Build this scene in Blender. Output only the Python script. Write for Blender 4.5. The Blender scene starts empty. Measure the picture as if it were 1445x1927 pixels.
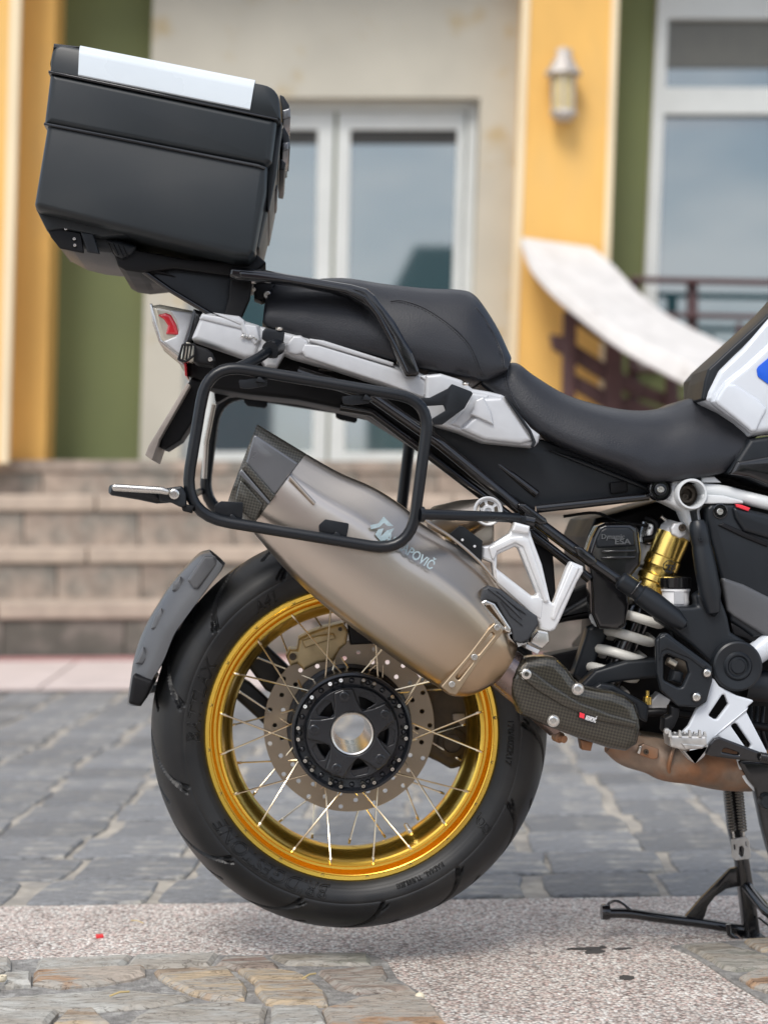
import bpy, bmesh, math, random
import numpy as np
from mathutils import Vector, Matrix
R = random.Random(7)
sc = bpy.context.scene
COL = sc.collection

# ---------------------------------------------------------------- camera
F = 3200.0; CX, CY = 722.5, 963.5
PSI = math.atan(217.5 / F); TH = math.atan(23.5 / F)
CAM = Vector((0, -2.8, 0.717))
FWD = Vector((math.sin(PSI) * math.cos(TH), math.cos(PSI) * math.cos(TH), math.sin(TH)))
RGT = Vector((math.cos(PSI), -math.sin(PSI), 0))
UPV = RGT.cross(FWD)
cam = bpy.data.cameras.new('camera'); camo = bpy.data.objects.new('camera', cam); COL.objects.link(camo)
M = Matrix.Identity(4)
for i in range(3):
    M[i][0] = RGT[i]; M[i][1] = UPV[i]; M[i][2] = -FWD[i]; M[i][3] = CAM[i]
camo.matrix_world = M
cam.sensor_fit = 'HORIZONTAL'; cam.sensor_width = 36.0; cam.lens = 36.0 * F / 1445.0
cam.clip_end = 2000; cam.clip_start = 0.05
cam.dof.use_dof = True; cam.dof.focus_distance = 2.62; cam.dof.aperture_fstop = 3.9
sc.camera = camo

# ---------------------------------------------------------------- world / sun / exposure
SUN_EL, SUN_AZ = math.radians(50), math.radians(205)   # azimuth the light comes from (0 = +Y)
w = bpy.data.worlds.new('World'); sc.world = w; w.use_nodes = True
nt = w.node_tree; nt.nodes.clear()
out = nt.nodes.new('ShaderNodeOutputWorld'); bg = nt.nodes.new('ShaderNodeBackground')
sky = nt.nodes.new('ShaderNodeTexSky'); sky.sky_type = 'NISHITA'; sky.sun_disc = False
sky.sun_elevation = SUN_EL; sky.sun_rotation = SUN_AZ; sky.air_density = 1.0; sky.dust_density = 1.5
tc = nt.nodes.new('ShaderNodeTexCoord'); mp = nt.nodes.new('ShaderNodeMapping')
mp.inputs['Scale'].default_value = (1, 1, 2.6)
nz = nt.nodes.new('ShaderNodeTexNoise'); nz.inputs['Scale'].default_value = 2.3; nz.inputs['Detail'].default_value = 7
nz.inputs['Roughness'].default_value = .55
rp = nt.nodes.new('ShaderNodeValToRGB'); rp.color_ramp.elements[0].position = .44; rp.color_ramp.elements[1].position = .62
mx = nt.nodes.new('ShaderNodeMix'); mx.data_type = 'RGBA'
L = nt.links.new
L(tc.outputs['Generated'], mp.inputs[0]); L(mp.outputs[0], nz.inputs['Vector']); L(nz.outputs['Fac'], rp.inputs[0])
L(rp.outputs[0], mx.inputs[0]); L(sky.outputs[0], mx.inputs[6]); mx.inputs[7].default_value = (10.0, 10.2, 10.6, 1)
L(mx.outputs[2], bg.inputs['Color']); bg.inputs['Strength'].default_value = 0.10
L(bg.outputs[0], out.inputs['Surface'])
sl = bpy.data.lights.new('sun', 'SUN'); sl.energy = 1.5; sl.angle = math.radians(22); sl.color = (1, .96, .9)
so = bpy.data.objects.new('sun', sl); COL.objects.link(so)
sd = Vector((math.sin(SUN_AZ) * math.cos(SUN_EL), math.cos(SUN_AZ) * math.cos(SUN_EL), math.sin(SUN_EL)))
so.rotation_euler = sd.to_track_quat('Z', 'Y').to_euler()
sc.view_settings.view_transform = 'Standard'; sc.view_settings.look = 'None'
sc.view_settings.exposure = 0.66; sc.view_settings.gamma = 1; sc.view_settings.use_curve_mapping = False

# ---------------------------------------------------------------- measuring helpers (reference sheet units -> metres)
def ray(px, py):
    return FWD + RGT * ((px - CX) / F) - UPV * ((py - CY) / F)
def P(px, py, Y=0.0):
    d = ray(px, py); t = (Y - CAM.y) / d.y
    return CAM + d * t
def G(px, py, z=0.0):
    d = ray(px, py); t = (z - CAM.z) / d.z
    return CAM + d * t
def S(Y): return (Y - CAM.y) / F          # metres per unit at depth Y

# ---------------------------------------------------------------- materials
def new_mat(name):
    m = bpy.data.materials.new(name); m.use_nodes = True
    return m, m.node_tree, m.node_tree.nodes['Principled BSDF']
def mat(name, col, rough=.5, metal=0, coat=0, nscale=8, namt=.12, bscale=0, bstr=.2, bdist=.001, rvar=.08, rand=0, ior=1.5, stretch=None, col2=None, c2scale=3, c2pos=(.5, .62), detail=5):
    m, t, b = new_mat(name); N = t.nodes.new; K = t.links.new
    b.inputs['Metallic'].default_value = metal; b.inputs['IOR'].default_value = ior
    b.inputs['Coat Weight'].default_value = coat; b.inputs['Coat Roughness'].default_value = .08
    tcn = N('ShaderNodeTexCoord'); src = tcn.outputs['Object']
    if stretch:
        mpn = N('ShaderNodeMapping'); mpn.inputs['Scale'].default_value = stretch; K(src, mpn.inputs[0]); src = mpn.outputs[0]
    n = N('ShaderNodeTexNoise'); n.inputs['Scale'].default_value = nscale; n.inputs['Detail'].default_value = detail; K(src, n.inputs['Vector'])
    mr = N('ShaderNodeMapRange'); mr.inputs['From Min'].default_value = .25; mr.inputs['From Max'].default_value = .75
    mr.inputs['To Min'].default_value = 1 - namt; mr.inputs['To Max'].default_value = 1 + namt; K(n.outputs['Fac'], mr.inputs[0])
    base = N('ShaderNodeRGB'); base.outputs[0].default_value = (*col, 1); csrc = base.outputs[0]
    if col2:
        n2 = N('ShaderNodeTexNoise'); n2.inputs['Scale'].default_value = c2scale; n2.inputs['Detail'].default_value = 6; K(src, n2.inputs['Vector'])
        r2 = N('ShaderNodeValToRGB'); r2.color_ramp.elements[0].position = c2pos[0]; r2.color_ramp.elements[1].position = c2pos[1]
        K(n2.outputs['Fac'], r2.inputs[0]); m2 = N('ShaderNodeMix'); m2.data_type = 'RGBA'; K(r2.outputs[0], m2.inputs[0]); K(csrc, m2.inputs[6])
        m2.inputs[7].default_value = (*col2, 1); csrc = m2.outputs[2]
    vm = N('ShaderNodeVectorMath'); vm.operation = 'SCALE'; K(csrc, vm.inputs[0]); K(mr.outputs[0], vm.inputs['Scale']); csrc = vm.outputs[0]
    if rand:
        oi = N('ShaderNodeObjectInfo'); m3 = N('ShaderNodeMapRange'); m3.inputs['To Min'].default_value = 1 - rand; m3.inputs['To Max'].default_value = 1 + rand
        K(oi.outputs['Random'], m3.inputs[0]); v3 = N('ShaderNodeVectorMath'); v3.operation = 'SCALE'; K(csrc, v3.inputs[0]); K(m3.outputs[0], v3.inputs['Scale']); csrc = v3.outputs[0]
    K(csrc, b.inputs['Base Color'])
    m4 = N('ShaderNodeMapRange'); m4.inputs['From Min'].default_value = .3; m4.inputs['From Max'].default_value = .7
    m4.inputs['To Min'].default_value = max(.02, rough - rvar); m4.inputs['To Max'].default_value = rough + rvar
    K(n.outputs['Fac'], m4.inputs[0]); K(m4.outputs[0], b.inputs['Roughness'])
    if bscale:
        nb = N('ShaderNodeTexNoise'); nb.inputs['Scale'].default_value = bscale; nb.inputs['Detail'].default_value = 4; K(src, nb.inputs['Vector'])
        bp = N('ShaderNodeBump'); bp.inputs['Strength'].default_value = bstr; bp.inputs['Distance'].default_value = bdist
        K(nb.outputs['Fac'], bp.inputs['Height']); K(bp.outputs[0], b.inputs['Normal'])
    return m

MT = {}
MT['case'] = mat('case_plastic', (.014, .018, .021), .38, ior=1.42, col2=(.022, .025, .027), c2scale=5, c2pos=(.45, .7), bscale=900, bstr=.25, bdist=.0004, nscale=3, namt=.1)
MT['plastic'] = mat('dark_plastic', (.010, .0125, .016), .38, ior=1.42, bscale=1200, bstr=.2, bdist=.0003, nscale=6)
MT['blackmatt'] = mat('matt_black', (.004, .004, .005), .5, ior=1.35, nscale=10)
MT['gloss'] = mat('gloss_black', (.006, .006, .007), .16, coat=.5, nscale=12, rvar=.02)
MT['powder'] = mat('powder_black', (.006, .0075, .010), .31, ior=1.45, bscale=1500, bstr=.2, bdist=.0003)
MT['seat'] = mat('seat_vinyl', (.015, .016, .020), .40, ior=1.47, bscale=420, bstr=.5, bdist=.0007, nscale=14, namt=.15)
MT['silver'] = mat('silver_paint', (.52, .53, .545), .40, metal=.25, nscale=60, namt=.03, rvar=.02)
MT['alu'] = mat('satin_aluminium', (.74, .745, .75), .42, metal=.45, nscale=40, namt=.05, rvar=.03, bscale=500, bstr=.1, bdist=.0003)
MT['white'] = mat('white_paint', (.60, .635, .68), .22, coat=.6, nscale=4, namt=.02)
MT['casewhite'] = mat('case_white_panel', (.62, .68, .72), .3, coat=.4, nscale=6, namt=.04)
MT['whiteframe'] = mat('white_frame_paint', (.60, .62, .63), .35, nscale=20, namt=.05)
MT['steel'] = mat('steel', (.66, .64, .60), .26, metal=1, nscale=20, namt=.08, rvar=.03)
MT['bluepaint'] = mat('blue_decal', (.01, .10, .62), .3, namt=.02)
MT['redlens'] = mat('red_lens', (.55, .02, .03), .15, coat=.6, namt=.1)
MT['smoke'] = mat('pale_lens', (.62, .58, .48), .16, coat=.8, namt=.2, nscale=20, metal=.3)
MT['gold'] = mat('gold_anodised', (.92, .62, .11), .26, metal=1, nscale=6, namt=.04, rvar=.02)
MT['goldshock'] = mat('gold_shock_body', (.90, .64, .18), .26, metal=1, nscale=10, namt=.04, rvar=.02)
MT['spoke'] = mat('spoke_steel', (.72, .62, .46), .25, metal=1, nscale=2, namt=.1, rvar=.02)
MT['disc'] = mat('brake_disc_steel', (.29, .245, .19), .32, metal=.9, nscale=5, namt=.12, stretch=(1, 40, 1))
MT['bronze'] = mat('caliper_bronze', (.42, .34, .2), .42, metal=.7, nscale=30, namt=.3)
MT['castdark'] = mat('dirty_casting', (.07, .055, .04), .55, metal=.3, nscale=40, namt=.4)
MT['hub'] = mat('hub_black', (.010, .0115, .015), .24, nscale=20, coat=.15)
MT['rust'] = mat('rusty_header', (.27, .20, .15), .5, metal=.5, nscale=25, namt=.4, col2=(.27, .135, .07), c2scale=14, c2pos=(.42, .6), bscale=120, bstr=.3)
MT['pipe'] = mat('heat_tinted_pipe', (.30, .23, .21), .3, metal=.9, nscale=14, namt=.25, col2=(.2, .13, .14), c2scale=12)
MT['peg'] = mat('bare_peg_metal', (.52, .51, .49), .4, metal=.8, nscale=50, namt=.25)
MT['coil'] = mat('white_coil', (.70, .69, .64), .4, nscale=30, namt=.12)
MT['rubberpeg'] = mat('peg_rubber', (.03, .033, .038), .6, bscale=300, bstr=.2)
MT['sticker'] = mat('pale_blue_print', (.33, .42, .45), .45, namt=.2, nscale=200)
MT['black_print'] = mat('black_print', (.01, .01, .01), .5)
MT['white_print'] = mat('white_print', (.85, .85, .85), .5, namt=.02)
MT['red_print'] = mat('red_print', (.75, .03, .05), .5, namt=.02)
MT['emboss'] = mat('embossed_black', (.10, .105, .11), .3)
MT['plate'] = mat('plate_back', (.32, .28, .25), .5, metal=.4, nscale=15, namt=.25)
MT['fender'] = mat('fender_plastic', (.085, .088, .094), .36, nscale=8, namt=.15, bscale=900, bstr=.25, bdist=.0004)
# tyre rubber with dust
MT['rubber'] = mat('tyre_rubber', (.0085, .009, .010), .42, ior=1.42, nscale=12, namt=.2, bscale=600, bstr=.25, bdist=.0005, col2=(.024, .023, .021), c2scale=9, c2pos=(.48, .76))
MT['rubbertext'] = mat('tyre_lettering', (.003, .003, .003), .35)
# titanium (brown heat tint grows towards the engine end: local -x is the tail)
def titanium():
    m, t, b = new_mat('titanium'); N = t.nodes.new; K = t.links.new
    tcn = N('ShaderNodeTexCoord'); sp = N('ShaderNodeSeparateXYZ'); K(tcn.outputs['Object'], sp.inputs[0])
    a = N('ShaderNodeMath'); a.operation = 'SUBTRACT'; K(sp.outputs['X'], a.inputs[0]); K(sp.outputs['Z'], a.inputs[1])
    n = N('ShaderNodeTexNoise'); n.inputs['Scale'].default_value = 9; n.inputs['Detail'].default_value = 4; K(tcn.outputs['Object'], n.inputs['Vector'])
    ad = N('ShaderNodeMath'); ad.operation = 'MULTIPLY_ADD'; K(n.outputs['Fac'], ad.inputs[0]); ad.inputs[1].default_value = .12; K(a.outputs[0], ad.inputs[2])
    mr = N('ShaderNodeMapRange'); mr.inputs['From Min'].default_value = -.25; mr.inputs['From Max'].default_value = .40; K(ad.outputs[0], mr.inputs[0])
    cr = N('ShaderNodeValToRGB'); e = cr.color_ramp.elements; e[0].color = (.58, .52, .46, 1); e[0].position = 0; e[1].color = (.40, .28, .17, 1); e[1].position = 1
    x = cr.color_ramp.elements.new(.55); x.color = (.52, .455, .385, 1); x = cr.color_ramp.elements.new(.85); x.color = (.45, .35, .25, 1)
    K(mr.outputs[0], cr.inputs[0]); K(cr.outputs[0], b.inputs['Base Color'])
    b.inputs['Metallic'].default_value = 1.0; b.inputs['Roughness'].default_value = .30
    n3 = N('ShaderNodeTexNoise'); n3.inputs['Scale'].default_value = 900; K(tcn.outputs['Object'], n3.inputs['Vector'])
    bp = N('ShaderNodeBump'); bp.inputs['Strength'].default_value = .15; bp.inputs['Distance'].default_value = .0003; K(n3.outputs['Fac'], bp.inputs['Height']); K(bp.outputs[0], b.inputs['Normal'])
    return m
MT['titanium'] = titanium()
MT['strapmetal'] = mat('brown_strap_metal', (.40, .31, .21), .36, metal=.9, nscale=20, namt=.12)
MT['springwire'] = mat('dull_spring_wire', (.22, .20, .17), .4, metal=.8, namt=.1)
MT['hubdark'] = mat('hub_hole_dark', (.02, .02, .02), .4, metal=.5)  # dark tone for the shade seen through the hub openings
def carbon(name, sc_, rough, tint):
    m, t, b = new_mat(name); N = t.nodes.new; K = t.links.new
    tcn = N('ShaderNodeTexCoord'); mpn = N('ShaderNodeMapping'); mpn.inputs['Rotation'].default_value = (0, math.radians(31), 0); K(tcn.outputs['Object'], mpn.inputs[0])
    # project the weave along y so it reads as cloth on the side
    sp = N('ShaderNodeSeparateXYZ'); K(mpn.outputs[0], sp.inputs[0]); cb = N('ShaderNodeCombineXYZ'); K(sp.outputs['X'], cb.inputs['X']); K(sp.outputs['Z'], cb.inputs['Y'])
    cb.inputs['Z'].default_value = .5
    ck = N('ShaderNodeTexChecker'); ck.inputs['Scale'].default_value = sc_; K(cb.outputs[0], ck.inputs['Vector'])
    ck.inputs['Color1'].default_value = (*tint, 1); ck.inputs['Color2'].default_value = (tint[0] * .45, tint[1] * .45, tint[2] * .45, 1)
    K(ck.outputs['Color'], b.inputs['Base Color']); b.inputs['Roughness'].default_value = rough; b.inputs['Metallic'].default_value = .5
    b.inputs['Coat Weight'].default_value = .7; b.inputs['Coat Roughness'].default_value = .12
    bp = N('ShaderNodeBump'); bp.inputs['Strength'].default_value = .25; bp.inputs['Distance'].default_value = .0006; K(ck.outputs['Fac'], bp.inputs['Height']); K(bp.outputs[0], b.inputs['Normal'])
    return m
MT['carbon'] = carbon('carbon_weave', 290, .34, (.060, .053, .038))
MT['carbon_cap'] = carbon('carbon_cap_weave', 330, .4, (.085, .08, .065))
MT['capgrey'] = mat('cap_grey_gloss', (.13, .135, .145), .3, metal=.4, coat=.5, nscale=10, namt=.1)

# setting materials
def aggregate():
    m, t, b = new_mat('washed_aggregate'); N = t.nodes.new; K = t.links.new
    tcn = N('ShaderNodeTexCoord')
    v = N('ShaderNodeTexVoronoi'); v.inputs['Scale'].default_value = 180; v.inputs['Randomness'].default_value = 1; K(tcn.outputs['Object'], v.inputs['Vector'])
    sp = N('ShaderNodeSeparateColor'); K(v.outputs['Color'], sp.inputs[0])
    cr = N('ShaderNodeValToRGB'); cr.color_ramp.interpolation = 'CONSTANT'; e = cr.color_ramp.elements
    cols = [(0, (.30, .24, .21)), (.05, (.58, .46, .40)), (.20, (.66, .56, .50)), (.42, (.72, .65, .585)), (.66, (.84, .80, .74)), (.84, (.54, .46, .41)), (.92, (.64, .49, .44))]
    e[0].position = 0; e[0].color = (*cols[0][1], 1); e[1].position = cols[1][0]; e[1].color = (*cols[1][1], 1)
    for p_, c_ in cols[2:]:
        x = e.new(p_); x.color = (*c_, 1)
    K(sp.outputs[0], cr.inputs[0])
    d = N('ShaderNodeMapRange'); d.inputs['From Min'].default_value = .38; d.inputs['From Max'].default_value = .72; d.inputs['To Min'].default_value = 1; d.inputs['To Max'].default_value = .45
    d.clamp = True; K(v.outputs['Distance'], d.inputs[0])
    n = N('ShaderNodeTexNoise'); n.inputs['Scale'].default_value = 5; n.inputs['Detail'].default_value = 6; K(tcn.outputs['Object'], n.inputs['Vector'])
    m1 = N('ShaderNodeMapRange'); m1.inputs['From Min'].default_value = .3; m1.inputs['From Max'].default_value = .7; m1.inputs['To Min'].default_value = .8; m1.inputs['To Max'].default_value = 1.12; K(n.outputs['Fac'], m1.inputs[0])
    mu = N('ShaderNodeMath'); mu.operation = 'MULTIPLY'; K(d.outputs[0], mu.inputs[0]); K(m1.outputs[0], mu.inputs[1])
    vm = N('ShaderNodeVectorMath'); vm.operation = 'SCALE'; K(cr.outputs[0], vm.inputs[0]); K(mu.outputs[0], vm.inputs['Scale'])
    K(vm.outputs[0], b.inputs['Base Color']); b.inputs['Roughness'].default_value = .8
    bp = N('ShaderNodeBump'); bp.inputs['Strength'].default_value = .9; bp.inputs['Distance'].default_value = .003; bp.invert = True
    K(v.outputs['Distance'], bp.inputs['Height']); K(bp.outputs[0], b.inputs['Normal'])
    return m
MT['aggregate'] = aggregate()
MT['ground'] = mat('ground_asphalt', (.16, .15, .14), .9, nscale=3, namt=.2, bscale=60, bstr=.4, bdist=.004)
MT['sand'] = mat('sandy_joint', (.42, .38, .32), .9, nscale=30, namt=.25, bscale=200, bstr=.7, bdist=.004, col2=(.29, .27, .24), c2scale=9, c2pos=(.40, .60))
MT['mortar'] = mat('dark_mortar', (.26, .25, .235), .9, nscale=60, namt=.4, bscale=260, bstr=.9, bdist=.006, col2=(.34, .33, .31), c2scale=40, c2pos=(.5, .6))
MT['cobble'] = mat('grey_slate_cobble', (.20, .205, .212), .60, nscale=55, namt=.42, bscale=90, bstr=1.0, bdist=.008, rand=.20, col2=(.38, .36, .32), c2scale=11, c2pos=(.52, .70), stretch=(1, 2.4, 1), detail=9)
def flag(name, c1, c2):
    m, t, b = new_mat(name); N = t.nodes.new; K = t.links.new
    tcn = N('ShaderNodeTexCoord'); oi = N('ShaderNodeObjectInfo'); ad = N('ShaderNodeVectorMath'); ad.operation = 'ADD'; K(tcn.outputs['Object'], ad.inputs[0])
    sc2 = N('ShaderNodeMath'); sc2.operation = 'MULTIPLY'; sc2.inputs[1].default_value = 30; K(oi.outputs['Random'], sc2.inputs[0]); K(sc2.outputs[0], ad.inputs[1])
    mpn = N('ShaderNodeMapping'); mpn.inputs['Scale'].default_value = (1, 3.0, 1); mpn.inputs['Rotation'].default_value = (0, 0, .12); K(ad.outputs[0], mpn.inputs[0]); v_ = mpn.outputs[0]
    def noise(sc_, det, rough=.6, dist=0):
        n = N('ShaderNodeTexNoise'); n.inputs['Scale'].default_value = sc_; n.inputs['Detail'].default_value = det; n.inputs['Roughness'].default_value = rough; n.inputs['Distortion'].default_value = dist; K(v_, n.inputs['Vector']); return n.outputs['Fac']
    def ramp(fac, stops):
        r_ = N('ShaderNodeValToRGB'); e = r_.color_ramp.elements; e[0].position = stops[0][0]; e[0].color = (*stops[0][1], 1); e[1].position = stops[1][0]; e[1].color = (*stops[1][1], 1)
        for p_, c_ in stops[2:]:
            x_ = e.new(p_); x_.color = (*c_, 1)
        K(fac, r_.inputs[0]); return r_.outputs[0]
    base = ramp(noise(7, 8, .6, .6), [(.33, tuple(x * .62 for x in c2)), (.42, c2), (.49, (.45, .42, .37)), (.57, c1), (.70, tuple(min(1, x * 1.3) for x in c1))])
    fine = ramp(noise(48, 10, .7, .3), [(.34, (.60, .58, .56)), (.48, (1, 1, 1)), (.72, (1.0, 1.0, 1.0))])
    crack = ramp(noise(11, 5, .55, 1.2), [(.485, (1, 1, 1)), (.497, (.48, .46, .44)), (.503, (.48, .46, .44)), (.515, (1, 1, 1))])
    def mul(a, b_):
        x_ = N('ShaderNodeMix'); x_.data_type = 'RGBA'; x_.blend_type = 'MULTIPLY'; x_.inputs[0].default_value = 1; K(a, x_.inputs[6]); K(b_, x_.inputs[7]); return x_.outputs[2]
    K(mul(mul(base, fine), crack), b.inputs['Base Color']); b.inputs['Roughness'].default_value = .6
    hsum = N('ShaderNodeMath'); hsum.operation = 'MULTIPLY_ADD'; K(noise(48, 10, .7, .3), hsum.inputs[0]); hsum.inputs[1].default_value = .5; K(noise(12, 6, .6, .8), hsum.inputs[2])
    bp = N('ShaderNodeBump'); bp.inputs['Strength'].default_value = .9; bp.inputs['Distance'].default_value = .014; K(hsum.outputs[0], bp.inputs['Height']); K(bp.outputs[0], b.inputs['Normal'])
    return m
MT['flag_grey'] = flag('grey_flagstone', (.50, .49, .45), (.46, .42, .36))
MT['flag_ochre'] = flag('ochre_flagstone', (.54, .42, .28), (.46, .35, .25))
MT['flag_orange'] = flag('orange_flagstone', (.48, .41, .34), (.48, .30, .18))
MT['flag_brown'] = flag('brown_flagstone', (.27, .19, .155), (.34, .27, .22))
MT['flag_green'] = flag('greenish_flagstone', (.26, .255, .21), (.36, .32, .26))
MT['stepstone'] = mat('pink_grey_step_stone', (.33, .265, .215), .85, nscale=12, namt=.35, rand=.14, col2=(.19, .175, .15), c2scale=4.5, c2pos=(.42, .64), bscale=90, bstr=.5, bdist=.004)
MT['stepdark'] = mat('dark_step_stone', (.13, .12, .10), .85, nscale=8, namt=.25, rand=.18, col2=(.20, .175, .15), c2scale=5, bscale=90, bstr=.5, bdist=.004)
MT['nosing'] = mat('pale_step_slab', (.43, .35, .28), .8, nscale=6, namt=.22, rand=.06, bscale=90, bstr=.4, bdist=.003)
MT['pinkkerb'] = mat('pink_kerb_slab', (.56, .48, .45), .8, nscale=5, namt=.12, rand=.05, bscale=200, bstr=.4)
MT['redline'] = mat('red_kerb_edge', (.42, .20, .19), .8, nscale=6, namt=.2)
MT['yellow'] = mat('yellow_render', (.80, .47, .13), .8, nscale=2.4, namt=.16, col2=(.66, .41, .14), c2scale=2.2, c2pos=(.52, .72), bscale=60, bstr=.3, bdist=.003, stretch=(1, 1, .4))
MT['yellow2'] = MT['yellow']
MT['cream'] = mat('cream_edge_render', (.80, .66, .44), .8, nscale=3, namt=.1, bscale=60, bstr=.2, stretch=(1, 1, .3))
MT['green'] = mat('green_render', (.155, .18, .075), .8, nscale=2, namt=.1, bscale=60, bstr=.3)
MT['beige'] = mat('beige_render', (.50, .475, .40), .85, nscale=2.2, namt=.1, col2=(.46, .38, .24), c2scale=3.2, c2pos=(.60, .70), bscale=60, bstr=.3)
MT['doorframe'] = mat('grey_white_door_frame', (.60, .62, .60), .5, nscale=4, namt=.06)
MT['glass'] = mat('window_glass', (.016, .06, .072), .03, ior=3.0, namt=.1, nscale=1, rvar=.0)  # blue of the reflected sky is boosted by the teal base colour
MT['dark_in'] = mat('dark_blind', (.03, .03, .028), .7)
MT['blindgrey'] = mat('grey_blind', (.13, .13, .115), .6)
MT['stonewhite'] = mat('white_stone_coping', (.66, .64, .62), .7, nscale=9, namt=.1, col2=(.52, .49, .46), c2scale=6, c2pos=(.6, .75), bscale=80, bstr=.3, bdist=.003)
MT['maroon'] = mat('maroon_wood', (.075, .035, .035), .5, nscale=6, namt=.2)
MT['lampwhite'] = mat('weathered_lamp_metal', (.50, .47, .44), .5, nscale=40, namt=.4, metal=.3)
MT['lampglass'] = mat('yellowed_lamp_glass', (.62, .50, .25), .25, nscale=30, namt=.15)
MT['tar'] = mat('black_tar', (.06, .055, .05), .9)
MT['twig'] = mat('dry_twig', (.55, .42, .20), .7)
MT['shell'] = mat('pale_shell', (.72, .64, .48), .5)
MT['redbit'] = mat('red_plastic', (.75, .03, .04), .4)
MT['roof'] = mat('dark_roof', (.045, .04, .04), .7, nscale=4)
MT['hedge'] = mat('hedge_leaf', (.07, .13, .03), .7, nscale=9, namt=.5)

# ---------------------------------------------------------------- object helpers
WL = {}       # world location of every object
def tagp(o, label=None, cat=None, group=None, kind=None):
    if label: o['label'] = label
    if cat: o['category'] = cat
    if group: o['group'] = group
    if kind: o['kind'] = kind
    return o
def link(name, me, m, parent=None, smooth=35, loc=None, bevel=0, sub=0):
    """me is in world coordinates; the object gets its origin at the mesh centre"""
    if smooth:
        me.shade_smooth()
        if smooth < 180 and not sub: me.set_sharp_from_angle(angle=math.radians(smooth))
    n = len(me.vertices)
    if loc is None:
        a = np.empty(n * 3); me.vertices.foreach_get('co', a); a = a.reshape(-1, 3)
        loc = Vector((a.min(0) + a.max(0)) / 2)
    me.transform(Matrix.Translation(-Vector(loc)))
    me.name = name
    o = bpy.data.objects.new(name, me); COL.objects.link(o)
    if m and not me.materials: me.materials.append(MT[m] if isinstance(m, str) else m)
    place(o, loc, parent)
    if bevel:
        b = o.modifiers.new('bevel', 'BEVEL'); b.width = bevel; b.segments = 2; b.limit_method = 'ANGLE'; b.angle_limit = math.radians(40); b.harden_normals = False
    if sub:
        s = o.modifiers.new('sub', 'SUBSURF'); s.levels = sub; s.render_levels = sub
    return o
def place(o, loc, parent):
    while parent is not None and parent.parent is not None and parent.parent.parent is not None: parent = parent.parent   # thing > part > sub-part at most
    WL[o.name] = Vector(loc)
    if parent is not None:
        o.parent = parent; o.location = Vector(loc) - WL[parent.name]
    else: o.location = loc
def empty(name, loc, parent=None):
    o = bpy.data.objects.new(name, None); COL.objects.link(o); o.empty_display_size = .05
    place(o, loc, parent); return o
def copy(o, loc, parent, rot=None):
    c = o.copy(); COL.objects.link(c); place(c, loc, parent)
    if rot is not None: c.rotation_euler = rot
    return c
def mesh(verts, faces):
    me = bpy.data.meshes.new('m'); me.from_pydata([tuple(v) for v in verts], [], faces); me.update(); return me
def fillet(pts, r, closed=True, seg=6, flags=None):
    n = len(pts); out_ = []
    for i, p in enumerate(pts):
        rr = p[2] if len(p) > 2 else r
        if (not closed and i in (0, n - 1)) or (rr <= 0 if flags is None else flags[i]): out_.append(Vector((p[0], p[1]))); continue
        a = Vector(pts[i - 1][:2]); b = Vector(p[:2]); c = Vector(pts[(i + 1) % n][:2])
        u = (a - b); v = (c - b); lu, lv = u.length, v.length
        if (lu < 1e-6 or lv < 1e-6):
            out_ += [b.copy() for _ in range(1 if flags is None else seg + 1)]; continue
        u /= lu; v /= lv; ang = u.angle(v)
        if (ang > 3.05 if flags is None else flags[i]): out_.append(b); continue
        t = min(rr / math.tan(min(ang, 3.1) / 2), lu * .48, lv * .48)
        p0 = b + u * t; p1 = b + v * t
        for k in range(seg + 1):
            s = k / seg; out_.append(p0 * (1 - s) ** 2 + b * 2 * s * (1 - s) + p1 * s * s)
    return out_
def catmull(pts, k=6, closed=False):
    pts = [np.array(p, float) for p in pts]; n = len(pts); o_ = []
    rng = range(n) if closed else range(n - 1)
    for i in rng:
        p0 = pts[i - 1] if (closed or i > 0) else pts[0] * 2 - pts[1]
        p1 = pts[i]; p2 = pts[(i + 1) % n]
        p3 = pts[(i + 2) % n] if (closed or i + 2 < n) else pts[-1] * 2 - pts[-2]
        for j in range(k):
            t = j / k
            o_.append(.5 * (2 * p1 + (p2 - p0) * t + (2 * p0 - 5 * p1 + 4 * p2 - p3) * t * t + (3 * p1 - p0 - 3 * p2 + p3) * t ** 3))
    if not closed: o_.append(pts[-1])
    return o_
def curve_mesh(cu):
    o = bpy.data.objects.new('tmp', cu); COL.objects.link(o)
    dg = bpy.context.evaluated_depsgraph_get()
    me = bpy.data.meshes.new_from_object(o.evaluated_get(dg)); bpy.data.objects.remove(o); bpy.data.curves.remove(cu)
    me.materials.clear(); return me
def inset(q, d):
    n = len(q); o_ = []
    for i in range(n):
        a, b, c = q[i - 1], q[i], q[(i + 1) % n]
        e1 = (b - a); e2 = (c - b)
        if e1.length < 1e-9 or e2.length < 1e-9: o_.append(b.copy()); continue
        e1 = e1.normalized(); e2 = e2.normalized(); n1 = Vector((-e1.y, e1.x)); n2 = Vector((-e2.y, e2.x)); k = 1 + n1.dot(n2)
        o_.append(b + (n1 + n2) / max(k, .35) * d)
    return o_
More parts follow.
